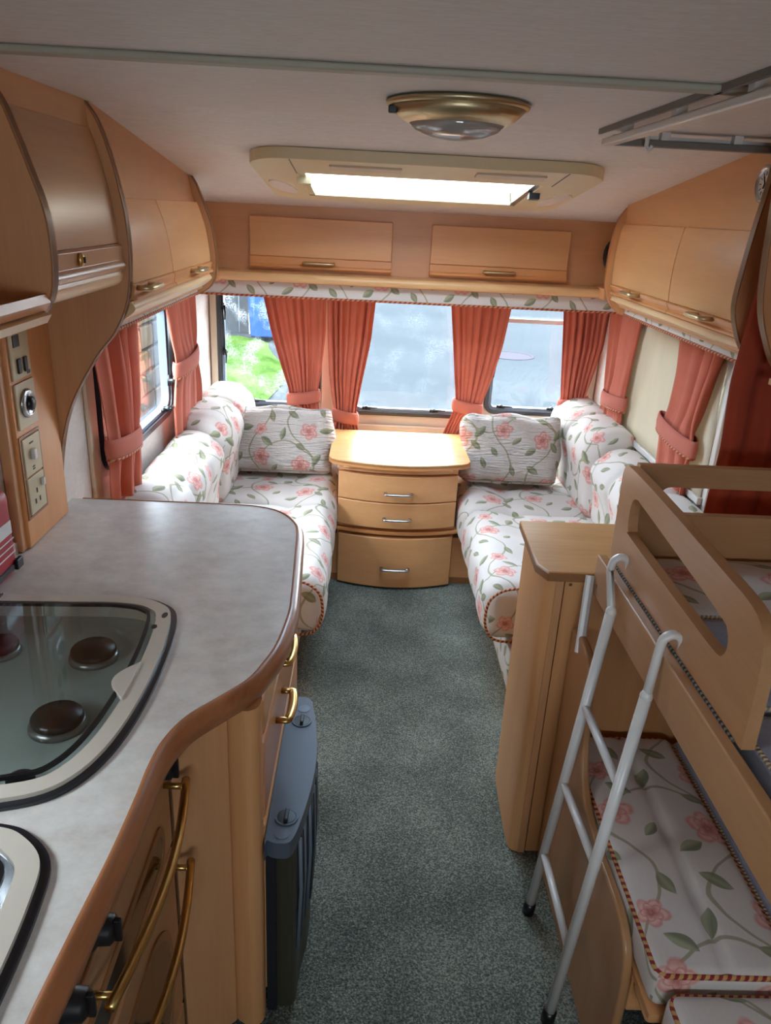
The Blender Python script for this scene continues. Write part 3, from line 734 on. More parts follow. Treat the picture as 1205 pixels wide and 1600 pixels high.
part('fascia', ([(-0.868, 1.47, 1.90), (-0.868, 1.93, 1.90), (-0.862, 1.93, 1.83), (-0.862, 1.47, 1.83)], [(0, 1, 2, 3)]), 'panel_y', kl, solid=.01)
krail = smooth([(kx + .000, 1.540), (kx + .004, 1.525), (kx - .004, 1.508), (kx - .02, 1.500)], 4)
part('light_rail', prism(krail + [(kx - .04, 1.50), (kx - .04, 1.54)], 'y', 1.478, 1.928), 'rail', kl)
part('locker_floor', box(XL, kx - .02, 1.478, 1.928, 1.500, 1.512), 'panel_y', kl)
PO = smooth([(-0.874, 1.90), (-0.84, 1.848), (-0.822, 1.801), (-0.803, 1.742), (-0.783, 1.671), (-0.778, 1.596), (-0.786, 1.529), (-0.812, 1.489), (-0.853, 1.471), (-0.90, 1.468)], 4)
ol = thing('shelf_locker', 'dark open shelf locker at the left edge with curved end panel', 'locker', (-0.9, 1.2, 1.465))
end_panel(ol, PO, -1, 1.450, 1.474, XL, 'panel_z', 1.899)
part('shelf', box(XL, -0.80, .75, 1.449, 1.50, 1.515), 'panel_y', ol)
part('shelf_lip', prism([(-0.812, 1.515), (-0.795, 1.53), (-0.79, 1.515), (-0.80, 1.50)], 'y', .75, 1.449), 'lip_y', ol)
part('light_rail', prism([(-0.815, 1.499), (-0.79, 1.494), (-0.80, 1.478), (-0.83, 1.472), (-0.84, 1.478)], 'y', .75, 1.449), 'rail', ol)
part('inner_back', box(-.99, -.98, .75, 1.449, 1.515, 1.90), 'panel_z', ol)

# ================================================================== CEILING FITTINGS
rl = thing('rooflight', 'cream rooflight frame with open blind set in the sloping ceiling', 'rooflight', (-0.07, 2.75, 1.78))
def cslab(poly, holes, z0, z1): return slab(poly, holes, z0, z1)
part('rooflight_frame', cslab(rrect(-0.575, 0.465, 2.335, 3.13, .12, 8), [rect(-0.445, 0.31, 2.56, 3.03)], -.032, -.001), 'cream', rl, bevel=.012, bseg=3)
for (x0, x1) in ((-0.445, -0.425), (0.29, 0.31)):
    part('blind_track', cslab(rect(x0, x1, 2.56, 3.03), [], -.028, .03), 'steel' if x0 > 0 else 'cream', rl)
part('well_wall', cslab(rect(-0.445, 0.31, 3.03, 3.045), [], -.03, .022), 'cream', rl)
for (y0, z0, z1) in ((2.998, -.034, -.020), (3.012, -.020, -.004), (3.024, -.004, .014)):
    part('blind_slat', cslab(rect(-0.425, 0.29, y0, 3.04), [], z0, z1), 'cream', rl, bevel=.003)
part('well_wall', cslab(rect(-0.445, 0.31, 2.545, 2.56), [], -.03, .02), 'cream', rl)
for (x0, x1) in ((-0.34, -0.13), (0.085, 0.29)):
    part('blind_grip', cslab(rect(x0, x1, 2.39, 2.45), [], -.038, -.030), 'pinkcream', rl, bevel=.003)
for s, cx in ((-1, -0.52), (1, 0.41)):
    V, Fc = prism(ngon(cx, 2.83, .035, .13, 20), 'z', 0, 1)
    part('lamp_lens', ([(x + s * (y - 2.83) * -.15, y, ceil_z(y) - (.036 if t < .5 else .030)) for x, y, t in V], Fc), 'lens', rl)
part('catch', cslab(rect(-0.455, -0.41, 2.63, 2.66), [], -.05, -.03), 'cream', rl); part('catch', cslab(rect(0.30, 0.335, 2.70, 2.73), [], -.05, -.03), 'heatdark', rl)
for x in (-0.45, 0.34): part('frame_joint', cslab(rect(x, x + .003, 2.34, 2.56), [], -.0335, -.02), 'greyrail', rl)
part('dome', cslab(rect(-0.52, 0.39, 2.47, 3.22), [], .115, .12), 'tinted', rl)
lp = thing('ceiling_lamp', 'round brass rimmed ceiling lamp with clear glass bowl', 'lamp', (-0.052, 1.635, 1.83))
part('base', lathe([(.128, 0), (.138, -.004), (.136, -.011), (.118, -.016)], (-0.052, 1.635, 1.90), 'z', 48), 'brassdull', lp, smooth_=True)
part('reflector_ring', lathe([(.132, -.011), (.112, -.03), (.092, -.040), (.088, -.036)], (-0.052, 1.635, 1.90), 'z', 48), 'brassdull', lp, smooth_=True)
part('glass_bowl', lathe([(.092, -.038), (.08, -.05), (.055, -.060), (.025, -.065), (.001, -.066)], (-0.052, 1.635, 1.90), 'z', 48), 'bowl', lp, smooth_=True)
part('switch', box(-0.185, -0.168, 1.60, 1.615, 1.872, 1.886), 'black', lp, bevel=.003)
ct = thing('ceiling_track', 'white L-shaped track with grey rail fixed under the ceiling at right', 'track', (0.5, 1.6, 1.87))
part('white_bar', box(.318, .345, 1.0, 1.965, 1.866, 1.882), 'white', ct, bevel=.004)
part('back_strip', box(.305, .312, 1.0, 1.95, 1.889, 1.90), 'greyrail', ct)
part('grey_bar', box(.345, .735, 1.935, 1.965, 1.868, 1.882), 'greyrail', ct, bevel=.002)
part('white_edge', box(.345, .735, 1.962, 1.972, 1.882, 1.892), 'white', ct)
for y in (1.2, 1.5, 1.8): part('bracket', box(.32, .34, y, y + .02, 1.882, 1.90), 'white', ct)
for x in (.45, .62): part('bracket', box(x, x + .02, 1.94, 1.96, 1.882, 1.90), 'white', ct)
hk = part('hook', tube([(.405, 1.90, 1.90), (.405, 1.90, 1.865), (.41, 1.893, 1.856), (.415, 1.89, 1.866)], .005, 8), 'white', ct, smooth_=True)

# ================================================================== CURTAINS
def curtain(label, rows, axis, plane, inn, nf, amp, tie, mat='curtain', trim=None, seed=0, name='curtain', depth=.03, hem=None):
    rnd = random.Random(seed); ph = rnd.random() * 6
    rows = sorted(rows, key=lambda r: -r[0]); zt, zb = rows[0][0], rows[-1][0]
    NU, NV = nf * 9, 44
    def at(z):
        for a, b in zip(rows, rows[1:]):
            if a[0] >= z >= b[0]:
                t = (a[0] - z) / (a[0] - b[0]); return a[1] + (b[1] - a[1]) * t, a[2] + (b[2] - a[2]) * t
        return rows[-1][1:]
    V, Fc = [], []
    w0 = abs(rows[0][2] - rows[0][1])
    for j in range(NV + 1):
        z = zt + (zb - zt) * j / NV
        L = [at(min(zt, max(zb, z + k * .02))) for k in (-1, 0, 1)]; a = sum(l[0] for l in L) / 3; b = sum(l[1] for l in L) / 3
        near = math.exp(-((z - tie) / .07) ** 2) if tie else 0
        am = amp * (1 - .45 * near) * (.85 + .3 * math.sin(ph + 3 * z))
        for i in range(NU + 1):
            u = i / NU
            wob = 1.3 * math.sin(4.1 * u + 2.6 * (z - zt) + ph) + .7 * math.sin(9.7 * u + ph * 3 + 1.5 * (z - zt))
            f = math.sin(2 * PI * nf * u + ph + wob)
            o = am * (.75 + .4 * math.sin(5.3 * u * nf / 4 + ph)) * (f + .35 * math.sin(2 * PI * nf * 1.7 * u + ph * 2 + wob * .5)) + (depth * .5 * near) * math.sin(PI * u)
            uu = u + .35 / nf / 2 / PI * math.sin(4 * PI * nf * u + 2 * ph)
            c = a + (b - a) * min(1, max(0, uu))
            zz = z + (.006 * math.sin(u * 9 + ph) if j == NV else 0)
            V.append((plane + inn * o, c, zz) if axis == 'y' else (c, plane + inn * o, zz))
    Fc = [(j * (NU + 1) + i, j * (NU + 1) + i + 1, (j + 1) * (NU + 1) + i + 1, (j + 1) * (NU + 1) + i) for j in range(NV) for i in range(NU)]
    mid = (rows[-1][1] + rows[-1][2]) / 2
    t = thing(name, label, 'curtain', (plane, mid, zb) if axis == 'y' else (mid, plane, zb), 'curtains')
    part('cloth', (V, Fc), mat, t, smooth_=True, solid=.003)
    if tie:
        a, b = at(tie); a, b = min(a, b), max(a, b); cc = (a + b) / 2; hw = (b - a) / 2 + .006; V = []; n = 36
        hs = [-.032, -.02, 0, .02, .032]; bul = [.0, .004, .006, .004, .0]
        for k, hh in enumerate(hs):
            for i in range(n):
                an = 2 * PI * i / n; p = cc + (hw + bul[k]) * math.cos(an); q = plane + (depth + bul[k]) * math.sin(an)
                zz = tie + hh + .012 * math.cos(an) * (1 if seed % 2 else -1)
                V.append((q, p, zz) if axis == 'y' else (p, q, zz))
        Fc = [(k * n + i, k * n + (i + 1) % n, (k + 1) * n + (i + 1) % n, (k + 1) * n + i) for k in range(len(hs) - 1) for i in range(n)]
        tb = part('tieback', (V, Fc), 'tie', t, smooth_=True, solid=.005)
        if trim:
            pts = [(lambda p: (p[0], p[1], p[2]))(V[i]) for i in range(n)]
            part('braid_trim', tube(pts, .006, 6, closed=True), 'ropefine', tb, smooth_=True)
    return t
curtain('tied terracotta curtain left of the two in front of the left front window', [(1.33, -.745, -.428), (1.107, -.696, -.428), (.95, -.649, -.444), (.826, -.609, -.462), (.759, -.609, -.458), (.66, -.63, -.44)], 'x', 3.87, -1, 9, .013, .79, seed=1)
curtain('tied terracotta curtain left of the centre window, hanging behind the chest', [(1.33, -.424, -.178), (1.09, -.417, -.199), (.895, -.404, -.234), (.73, -.378, -.261), (.68, -.370, -.259), (.60, -.385, -.24)], 'x', 3.87, -1, 7, .013, .70, seed=2)
curtain('tied terracotta curtain between the centre and right front windows', [(1.34, .183, .495), (1.09, .215, .464), (.925, .235, .427), (.80, .252, .388), (.74, .237, .377), (.60, .185, .33)], 'x', 3.87, -1, 8, .013, .775, seed=4)
curtain('tied terracotta curtain in the right front corner', [(1.34, .742, .985), (1.112, .765, .975), (.95, .781, .942), (.85, .791, .921), (.785, .793, .93), (.70, .775, .945)], 'x', 3.87, -1, 7, .013, .82, seed=5)
curtain('tied terracotta curtain with braid beside the kitchen sweep panel', [(1.37, 2.15, 2.575), (1.19, 2.20, 2.548), (1.08, 2.225, 2.525), (1.01, 2.23, 2.50), (.95, 2.22, 2.497), (.80, 2.215, 2.465)], 'y', -.975, 1, 4, .019, .975, trim=1, seed=6)
curtain('tied terracotta curtain with braid at the front end of the left window', [(1.37, 2.97, 3.365), (1.19, 3.035, 3.394), (1.12, 3.07, 3.393), (1.05, 3.06, 3.42), (.93, 3.0, 3.46), (.80, 2.985, 3.445)], 'y', -.975, 1, 4, .019, 1.075, trim=1, seed=7)
curtain('narrow tied terracotta curtain at the front end of the right blind', [(1.36, 3.72, 3.27), (1.12, 3.67, 3.32), (.96, 3.64, 3.345), (.89, 3.64, 3.34), (.81, 3.655, 3.33), (.735, 3.675, 3.33)], 'y', .945, -1, 4, .017, .93, trim=1, seed=8)
curtain('wide tied terracotta curtain with braid in the middle of the right blind', [(1.38, 2.90, 2.43), (1.18, 2.86, 2.515), (1.04, 2.863, 2.56), (.97, 2.90, 2.545), (.88, 2.885, 2.57), (.74, 2.86, 2.55)], 'y', .945, -1, 4, .021, .985, trim=1, seed=9)
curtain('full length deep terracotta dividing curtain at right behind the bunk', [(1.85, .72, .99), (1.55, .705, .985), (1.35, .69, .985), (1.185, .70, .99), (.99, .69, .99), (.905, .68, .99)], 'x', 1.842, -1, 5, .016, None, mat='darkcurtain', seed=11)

# ================================================================== SOFAS
def sofa(side, label):
    s = side; xf = 0.255 if s > 0 else -0.335; xb = 0.985 if s > 0 else -1.015
    y0 = 2.42; t = thing('sofa', label, 'sofa', ((xf + xb) / 2, 3.1, 0))
    bx = lambda a, b: (min(a, b), max(a, b))
    x0, x1 = bx(xf + s * .125, xb); part('base_board', box(x0, x1, y0 + .02, 3.88, 0, .055), 'beech_y', t)
    x0, x1 = bx(xf + s * .105, xb)
    cx = (x0 + x1) / 2
    part('valance', rbox((cx, (y0 + 3.90) / 2, .16), ((x1 - x0) / 2, (3.90 - y0) / 2, .115), .02, (6, 20, 4), uvo=(.1, .2)), 'floral', t, smooth_=True)
    x0, x1 = bx(xf, xb - s * .02); hx = (x1 - x0) / 2; cx = (x0 + x1) / 2
    # two seat cushions with rolled front edges
    for k, (a, b) in enumerate(((y0, 3.215), (3.205, 3.90))):
        hy = (b - a) / 2; nb = 3 if k == 0 else 2
        def disp(x, y, z, k=k, nb=nb):
            fx = -s * x                                   # +1 at the aisle edge
            roll = math.exp(-((fx - .80) / .22) ** 2)
            if z > 0: dz = .016 * roll + .010 * abs(math.sin(PI * nb * (y + 1) / 2)) * (1 - abs(x) ** 4) - .012 * math.exp(-((fx - .38) / .10) ** 2)
            else: dz = 0
            return (-s * (.012 * (1 - z * z) * abs(math.sin(PI * nb * (y + 1) / 2)) if fx > .5 else 0), 0, dz * max(0, z))
        c = part('seat_cushion', rbox((cx, (a + b) / 2, .352), (hx, hy, .105), .055, (22, 26, 5), disp, uvo=(.13 * k + .2 * s, .31 * k)), 'floral', t, smooth_=True)
        if k == 0:
            zz = .255; pts = []
            for (px, pz) in smooth([(xf + s * .30, .462), (xf + s * .10, .468), (xf + s * .02, .43), (xf + s * .0, .36), (xf + s * .012, .29), (xf + s * .06, .252), (xf + s * .2, .25)], 5):
                pts.append((px, y0 + .004, pz))
            part('piping', tube(pts, .005, 6), 'rope', c, smooth_=True)
    # back cushions along the side wall
    for k, (a, b, zt, th) in enumerate(((2.30, 3.17, .795, .085), (3.165, 3.93, .845, .095))):
        hy = (b - a) / 2; nb = 3 if k == 0 else 2
        def disp(x, y, z, nb=nb, hy_=hy):
            ph_ = nb * (y + 1) / 2; dd = abs(ph_ - round(ph_)) * 2 / nb * hy_
            rib = .55 * (1 - math.exp(-(dd / .018) ** 2)) + .45 * abs(math.sin(PI * ph_))
            f = -s * x; out = .020 * rib * (1 if f > 0 else 0) * (1 - .3 * abs(z))
            bel = .03 * math.exp(-((z - .45) / .4) ** 2) if f > .3 else 0
            return (-s * (out + bel), 0, .012 * rib * max(0, z) - (.02 * max(0, f) * max(0, z)))
        part('back_cushion', rbox((xb - s * th, (a + b) / 2, (zt + .44) / 2), (th, hy, (zt - .44) / 2), .06, (5, 60, 12), disp, uvo=(.4 * k, .17 + .3 * k)), 'floral', t, smooth_=True)
    return t
sofa(-1, 'floral upholstered sofa along the left wall behind the kitchen worktop')
sofa(1, 'floral upholstered sofa along the right wall behind the half-height cabinet')
def pillow(label, c, h, rot, seed):
    rnd = random.Random(seed)
    def disp(x, y, z):
        puff = (1 - x ** 4) * (1 - z ** 4) * .028
        return (.010 * math.sin(5 * z + seed), puff * y + .006 * math.sin(7 * x + 4 * z + seed), .008 * math.sin(6 * x + seed) * max(0, z))
    R = Matrix.Rotation(rot[0], 3, 'X') @ Matrix.Rotation(rot[1], 3, 'Y') @ Matrix.Rotation(rot[2], 3, 'Z')
    V, Fc, U = rbox((0, 0, 0), h, .05, (24, 4, 18), disp, None)
    U2 = []; i = 0
    V2 = [tuple(R @ Vector(v) + Vector(c)) for v in V]
    for f in Fc:
        for vi in f: U2.append((V[vi][0] + seed * .37, V[vi][2] + seed * .21 + (V[vi][1] if abs(V[vi][2]) > h[2] * .92 else 0)))
    return solo('scatter_cushion', label, 'cushion', (V2, Fc, U2), 'crinkle', 'loose cushions in the sofa corners', smooth_=True)
pillow('crinkled floral cushion propped in the left sofa corner beside the chest', (-.640, 3.64, .626), (.275, .085, .162), (-.30, 0, 0), 1)
pillow('crinkled floral cushion propped in the right sofa corner beside the chest', (.505, 3.60, .638), (.240, .085, .168), (-.30, .01, .03), 2)

# ================================================================== CHEST OF DRAWERS
ch = thing('drawer_chest', 'beech chest of three drawers with rounded top between the sofas', 'chest of drawers', (-.05, 3.6, 0))
def bow(x0, x1, yb, yf, d, n=16):
    return [(x0 + (x1 - x0) * i / n, yf - d * (1 - (2 * i / n - 1) ** 2)) for i in range(n + 1)] + [(x1, yb), (x0, yb)]
topo = bow(-.372, .283, 3.83, 3.335, .075); topo[0] = (-.355, 3.335); topo[16] = (.27, 3.335); topo.insert(0, (-.372, 3.37)); topo.insert(18, (.286, 3.37))
part('top_board', prism(topo, 'z', .622, .640), 'tabletop', ch, bevel=.004)
edge_in = inset([p for p in topo], .022)
part('top_edge', prism(topo, 'z', .614, .636, [edge_in]), 'lip_x', ch, bevel=.006, bseg=3)
part('carcass', prism(bow(-.322, .232, 3.83, 3.36, .03), 'z', .30, .612), 'beech_z', ch)
part('top_rail', prism(bow(-.318, .228, 3.5, 3.338, .045), 'z', .588, .612), 'beech_x', ch)
part('finger_rail', box(-.30, -.12, 3.30, 3.34, .606, .614), 'beech_x', ch, bevel=.003); part('finger_rail', box(.0, .20, 3.30, 3.34, .606, .614), 'beech_x', ch, bevel=.003)
for (z0, z1, x0, x1, hz) in ((.452, .580, -.324, .231, .50), (.322, .448, -.324, .231, .375)):
    d = part('drawer', prism(bow(x0, x1, 3.36, 3.335, .06), 'z', z0, z1), 'beech_x', ch, bevel=.004)
    bar_handle(d, (-.105, 3.277, hz), (.015, 3.277, hz), (0, -.024, 0), .0055, 'steel', .12)
part('plinth_edge', prism(bow(-.338, .252, 3.5, 3.345, .055), 'z', .282, .302), 'lip_x', ch, bevel=.006, bseg=3)
part('plinth_body', box(-.325, .235, 3.39, 3.8, 0.0, .282), 'beech_x', ch)
part('plinth_side', box(-.395, -.326, 3.39, 3.8, 0.0, .243), 'beech_x', ch); part('plinth_side', box(.236, .355, 3.39, 3.8, 0.0, .243), 'beech_x', ch)
part('plinth_skirt', box(-.395, .355, 3.384, 3.39, 0.0, .03), 'edge_dark', ch)
d = part('drawer', prism(bow(-.318, .229, 3.39, 3.345, .06), 'z', .012, .268), 'beech_x', ch, bevel=.004)
bar_handle(d, (-.105, 3.287, .115), (.02, 3.287, .115), (0, -.024, 0), .0055, 'steel', .12)
part('black_socket', box(-.392, -.375, 3.37, 3.39, .13, .19), 'black', ch, bevel=.003)

# ================================================================== KITCHEN
inner = [(-1.0, 2.036), (-.60, 2.036), (-.50, 2.026), (-.44, 1.995), (-.40, 1.94), (-.378, 1.87), (-.366, 1.70), (-.354, 1.50), (-.352, 1.42), (-.362, 1.30), (-.380, 1.225), (-.40, 1.172), (-.441, 1.116), (-.483, 1.06), (-.505, 1.0), (-.512, .94), (-.512, .866), (-.515, .761), (-.524, .63), (-.53, .50), (-.532, .2), (-.533, -.3)]
wk_in = smooth(inner, 6)
wt = thing('worktop', 'pale marbled kitchen worktop with curved oak edge', 'worktop', (-.75, 1.0, .865))
HOB = smooth([(-1.0, 1.436), (-.80, 1.448), (-.696, 1.451), (-.622, 1.429), (-.579, 1.364), (-.563, 1.16), (-.575, .983), (-.616, .882), (-.69, .843), (-.80, .832), (-1.0, .828)], 6)
SNK = smooth([(-1.0, .802), (-.75, .803), (-.671, .80), (-.63, .785), (-.590, .744), (-.577, .677), (-.571, .576), (-.572, .45), (-.59, .34), (-.67, .30), (-1.0, .29)], 6)
part('laminate_top', prism(wk_in + [(XL + .001, -.3), (XL + .001, 2.036)], 'z', .872, .90, [list(reversed(inset(HOB, .03))), list(reversed(inset(SNK, .03)))]), 'laminate', wt)
# oak edge: swept moulded section
def edge_sweep(pl, sec):
    V, Fc = [], []; n = len(sec)
    offs = [offset(pl, -d) for d, h in sec]
    for i in range(len(pl)):
        for k, (d, h) in enumerate(sec): V.append((offs[k][i][0], offs[k][i][1], h))
    for i in range(len(pl) - 1):
        for k in range(n):
            l = (k + 1) % n; Fc.append((i * n + k, i * n + l, (i + 1) * n + l, (i + 1) * n + k))
    return V, Fc
part('oak_edge', edge_sweep(wk_in, [(0, .9015), (.006, .901), (.014, .896), (.020, .886), (.021, .872), (.017, .858), (.008, .852), (-.01, .852), (-.01, .872), (0, .872)]), 'oak', wt, smooth_=True)
part('back_upstand', box(XL, XL + .012, -.3, 1.66, .90, .93), 'laminate', wt)
def hobset(nm, label, cat, outl, z0):
    h = thing(nm, label, cat, (sum(p[0] for p in outl) / len(outl), sum(p[1] for p in outl) / len(outl), .90))
    part('gasket', prism(inset(outl, -.008), 'z', .899, .906, [inset(outl, .012)]), 'blackrub', h, bevel=.002)
    part('rim', prism(inset(outl, .004), 'z', .900, .913, [inset(outl, .033)]), 'rim', h, bevel=.005, bseg=3)
    return h
hb = hobset('gas_hob', 'four burner gas hob under a smoked glass lid', 'hob', HOB, .9)
part('pan', prism(inset(HOB, .031), 'z', .872, .878), 'enamel', hb)
part('pan_wall', prism(inset(HOB, .029), 'z', .874, .902, [inset(HOB, .034)]), 'rim', hb)
for i, (x, y, r) in enumerate(((-.705, 1.262, .042), (-.694, 1.055, .042), (-.885, 1.268, .034), (-.875, 1.06, .042))):
    b = part('burner', lathe([(r * 1.12, 0), (r * 1.1, .008), (r * .98, .012)], (x, y, .877), 'z', 28), 'alu', hb, smooth_=True)
    part('burner_cap', lathe([(r * .96, .011), (r, .014), (r, .02), (r * .93, .024), (r * .1, .025)], (x, y, .877), 'z', 28), 'burner', b, smooth_=True)
part('control_knob', lathe([(.022, 0), (.02, .022), (.012, .026)], (-.69, .905, .877), 'z', 20), 'black', hb, smooth_=True)
part('glass_lid', prism(inset(HOB, .048), 'z', .9125, .9165), 'smoke', hb)
part('lid_edge', prism(inset(HOB, .044), 'z', .910, .9168, [inset(HOB, .050)]), 'black', hb)
part('finger_notch', prism([(-.594 - .034 * math.sin(PI * i / 14), 1.080 + .115 * i / 14) for i in range(15)], 'z', .910, .9178), 'rim', hb, bevel=.002)
part('rim_chip', prism(ngon(-.597, 1.372, .006, .012, 8, .4), 'z', .913, .9134), 'burner', hb); part('rim_chip', prism(ngon(-.606, 1.325, .006, .009, 7), 'z', .913, .9134), 'burner', hb)
sk = hobset('sink', 'inset sink under smoked glass at the lower left corner', 'sink', SNK, .9)
part('basin', prism(inset(SNK, .031), 'z', .76, .766), 'steel', sk)
part('basin_wall', prism(inset(SNK, .029), 'z', .762, .902, [inset(SNK, .034)]), 'steel', sk)
part('glass_lid', prism(inset(SNK, .048), 'z', .9125, .9165), 'smoke', sk)
part('lid_edge', prism(inset(SNK, .044), 'z', .910, .9168, [inset(SNK, .050)]), 'black', sk)

kc = thing('kitchen_cabinet', 'beech kitchen base cabinet with drawers under the worktop end', 'cabinet', (-.7, 1.6, 0))
part('side_panel', box(-.405, -.392, 1.19, 2.0, .02, .852), 'beech_y', kc)
part('end_panel', box(-1.0, -.40, 1.995, 2.01, .02, .852), 'beech_x', kc)
post = [(-.392, 1.22), (-.378, 1.20), (-.374, 1.175), (-.380, 1.155), (-.40, 1.145), (-.432, 1.160), (-.436, 1.175), (-.41, 1.22)]
part('corner_post', prism(smooth(post, 4, True), 'z', .02, .852), 'beech_z', kc, smooth_=False)
part('angled_panel', prism([(-.434, 1.158), (-.522, 1.086), (-.532, 1.098), (-.44, 1.172)], 'z', .02, .852), 'panel_z', kc, bevel=.002)
for i, (z0, z1, y1) in enumerate(((.757, .848, 1.86), (.555, .752, 1.86), (.07, .55, 1.86))):
    prof = [(-.392, z0), (-.378, z0), (-.372, z0 + .008), (-.372, z1 - .012), (-.380, z1 - .004), (-.392, z1)]
    d = part('drawer_front' if i < 2 else 'cabinet_door', prism(prof, 'y', 1.195, y1), 'lip_y' if i < 2 else 'beech_y', kc, bevel=.003)
    if i < 2:
        hz = (.808, .664)[i]; bar_handle(d, (-.372, 1.372, hz), (-.372, 1.482, hz), (.026, 0, 0), .006, 'brass', .22)
part('toe_board', box(-.42, -.41, 1.2, 2.0, 0, .06), 'edge_dark', kc)
part('cabinet_front', box(-.545, -.53, -.3, .44, .02, .852), 'beech_z', kc)

ov = thing('oven', 'built-in gas oven with grill door, brass bow handles and black knobs', 'oven', (-.7, .77, 0))
part('oven_body', box(-1.0, -.546, .45, 1.085, .02, .745), 'panel_z', ov)
part('control_panel', box(-.546, -.526, .46, 1.088, .796, .850), 'bunk_y', ov, bevel=.003)
part('shadow_gap', box(-.548, -.54, .46, 1.088, .05, .796), 'black', ov)
def oven_door(nm, z0, z1, hz):
    d = part(nm, prism(rect(.462, 1.078, z0, z1), 'x', -.546, -.524), 'bunk_y', ov, bevel=.006, bseg=3)
    win = rrect(.53, 1.01, z0 + .03, z1 - .075, min(.12, (z1 - z0 - .11) * .45), 8)
    part('door_glass', prism(win, 'x', -.5245, -.5215), 'ovenglass', d)
    part('glass_bezel', prism(inset(win, -.012), 'x', -.5245, -.5205, [inset(win, .004)]), 'edge_dark', d, bevel=.0015)
    pts = [(-.490 + .022 * math.sin(PI * i / 20), .655 + .41 * i / 20, hz) for i in range(21)]
    hd = part('handle', tube(pts, .0075, 10), 'brass', d, smooth_=True)
    for y in (.672, 1.048): part('handle_post', tube([(-.524, y, hz), (-.489, y, hz)], .0055, 8), 'brass', hd, smooth_=True)
oven_door('grill_door', .612, .786, .765)
oven_door('oven_door', .20, .602, .580)
part('lower_panel', prism(rect(.462, 1.078, .05, .19), 'x', -.546, -.524), 'bunk_y', ov, bevel=.004)
for y in (1.025, .72, .62):
    k = part('knob', lathe([(.026, 0), (.026, .004), (.020, .008), (.019, .024), (.014, .028), (.001, .0285)], (-.526, y, .822), 'x', 24), 'black', ov, smooth_=True)
    part('knob_grip', box(-.500, -.490, y - .004, y + .004, .804, .840), 'black', k, bevel=.002)

# switch upright with sockets
up = thing('switch_upright', 'wooden upright board with switches and sockets at the end of the worktop', 'panel', (-1.01, 1.81, .90))
part('board', box(-1.029, -.998, 1.685, 1.929, .902, 1.465), 'lip_z', up, bevel=.004)
part('edge_board', box(-1.029, -1.006, 1.660, 1.690, .902, 1.465), 'panel_z', up, bevel=.004)
def plate(nm, label, y0, y1, z0, z1):
    p = part(nm, box(-.998, -.993, y0, y1, z0, z1), 'switch', up, label=label, bevel=.002); return p
part('frame', prism(rect(1.692, 1.803, .972, 1.176), 'x', -.998, -.9955, [rect(1.698, 1.797, .978, 1.170)]), 'edge_dark', up)
p = plate('switch_plate', 'beige heater control plate', 1.700, 1.795, 1.305, 1.42)
for y in (1.722, 1.755): part('rocker', box(-.993, -.988, y, y + .016, 1.318, 1.352), 'black', p, bevel=.002)
part('indicator', box(-.993, -.991, 1.715, 1.745, 1.378, 1.404), 'heatdark', p)
part('badge', box(-.993, -.992, 1.772, 1.786, 1.31, 1.318), 'heatdark', p)
p = plate('socket_plate', 'beige plate with chrome water heater knob', 1.700, 1.800, 1.19, 1.297)
part('chrome_ring', lathe([(.034, 0), (.034, .004), (.026, .010), (.024, .004)], (-.993, 1.748, 1.246), 'x', 24), 'steel', p, smooth_=True)
part('knob', lathe([(.017, 0), (.016, .010), (.012, .014), (.001, .015)], (-.990, 1.748, 1.246), 'x', 20), 'black', p, smooth_=True)
p = plate('switch_plate', 'beige isolator switch plate', 1.702, 1.793, 1.075, 1.168)
part('rocker', box(-.993, -.983, 1.735, 1.752, 1.112, 1.138), 'white', p, bevel=.003)
for k in range(2): part('mark', box(-.993, -.9922, 1.738, 1.75, 1.092 - k * .006, 1.095 - k * .006), 'heatdark', p)
part('mark', box(-.993, -.9922, 1.735, 1.755, 1.15, 1.154), 'heatdark', p)
p = plate('socket_plate', 'beige three pin mains socket', 1.704, 1.793, .98, 1.071)
part('rocker', box(-.993, -.985, 1.770, 1.782, 1.035, 1.055), 'white', p, bevel=.003)
for (y, z_) in ((1.745, 1.032), (1.733, 1.008), (1.757, 1.008)): part('pin_hole', box(-.993, -.9922, y - .003, y + .003, z_ - .006, z_ + .006), 'black', p)

rp = thing('fire_blanket_pouch', 'red pouch with white label and black strap at the left edge of the worktop', 'pouch', (-1.0, 1.52, .90))
part('body', rbox((-1.002, 1.51, 1.0), (.025, .065, .10), .02, (4, 6, 8)), 'red', rp, smooth_=True)
part('strap', prism(rrect(-1.030, -.974, 1.442, 1.578, .02), 'z', .918, .930, [rrect(-1.026, -.979, 1.447, 1.573, .018)]), 'black', rp)
part('label_patch', box(-.9775, -.976, 1.48, 1.56, 1.0, 1.03), 'white', rp)
for k in range(3): part('print_line', box(-.9775, -.9763, 1.475, 1.565, .985 - k * .016, .988 - k * .016), 'white', rp)
part('buckle', box(-.978, -.968, 1.55, 1.58, .912, .936), 'black', rp, bevel=.003)

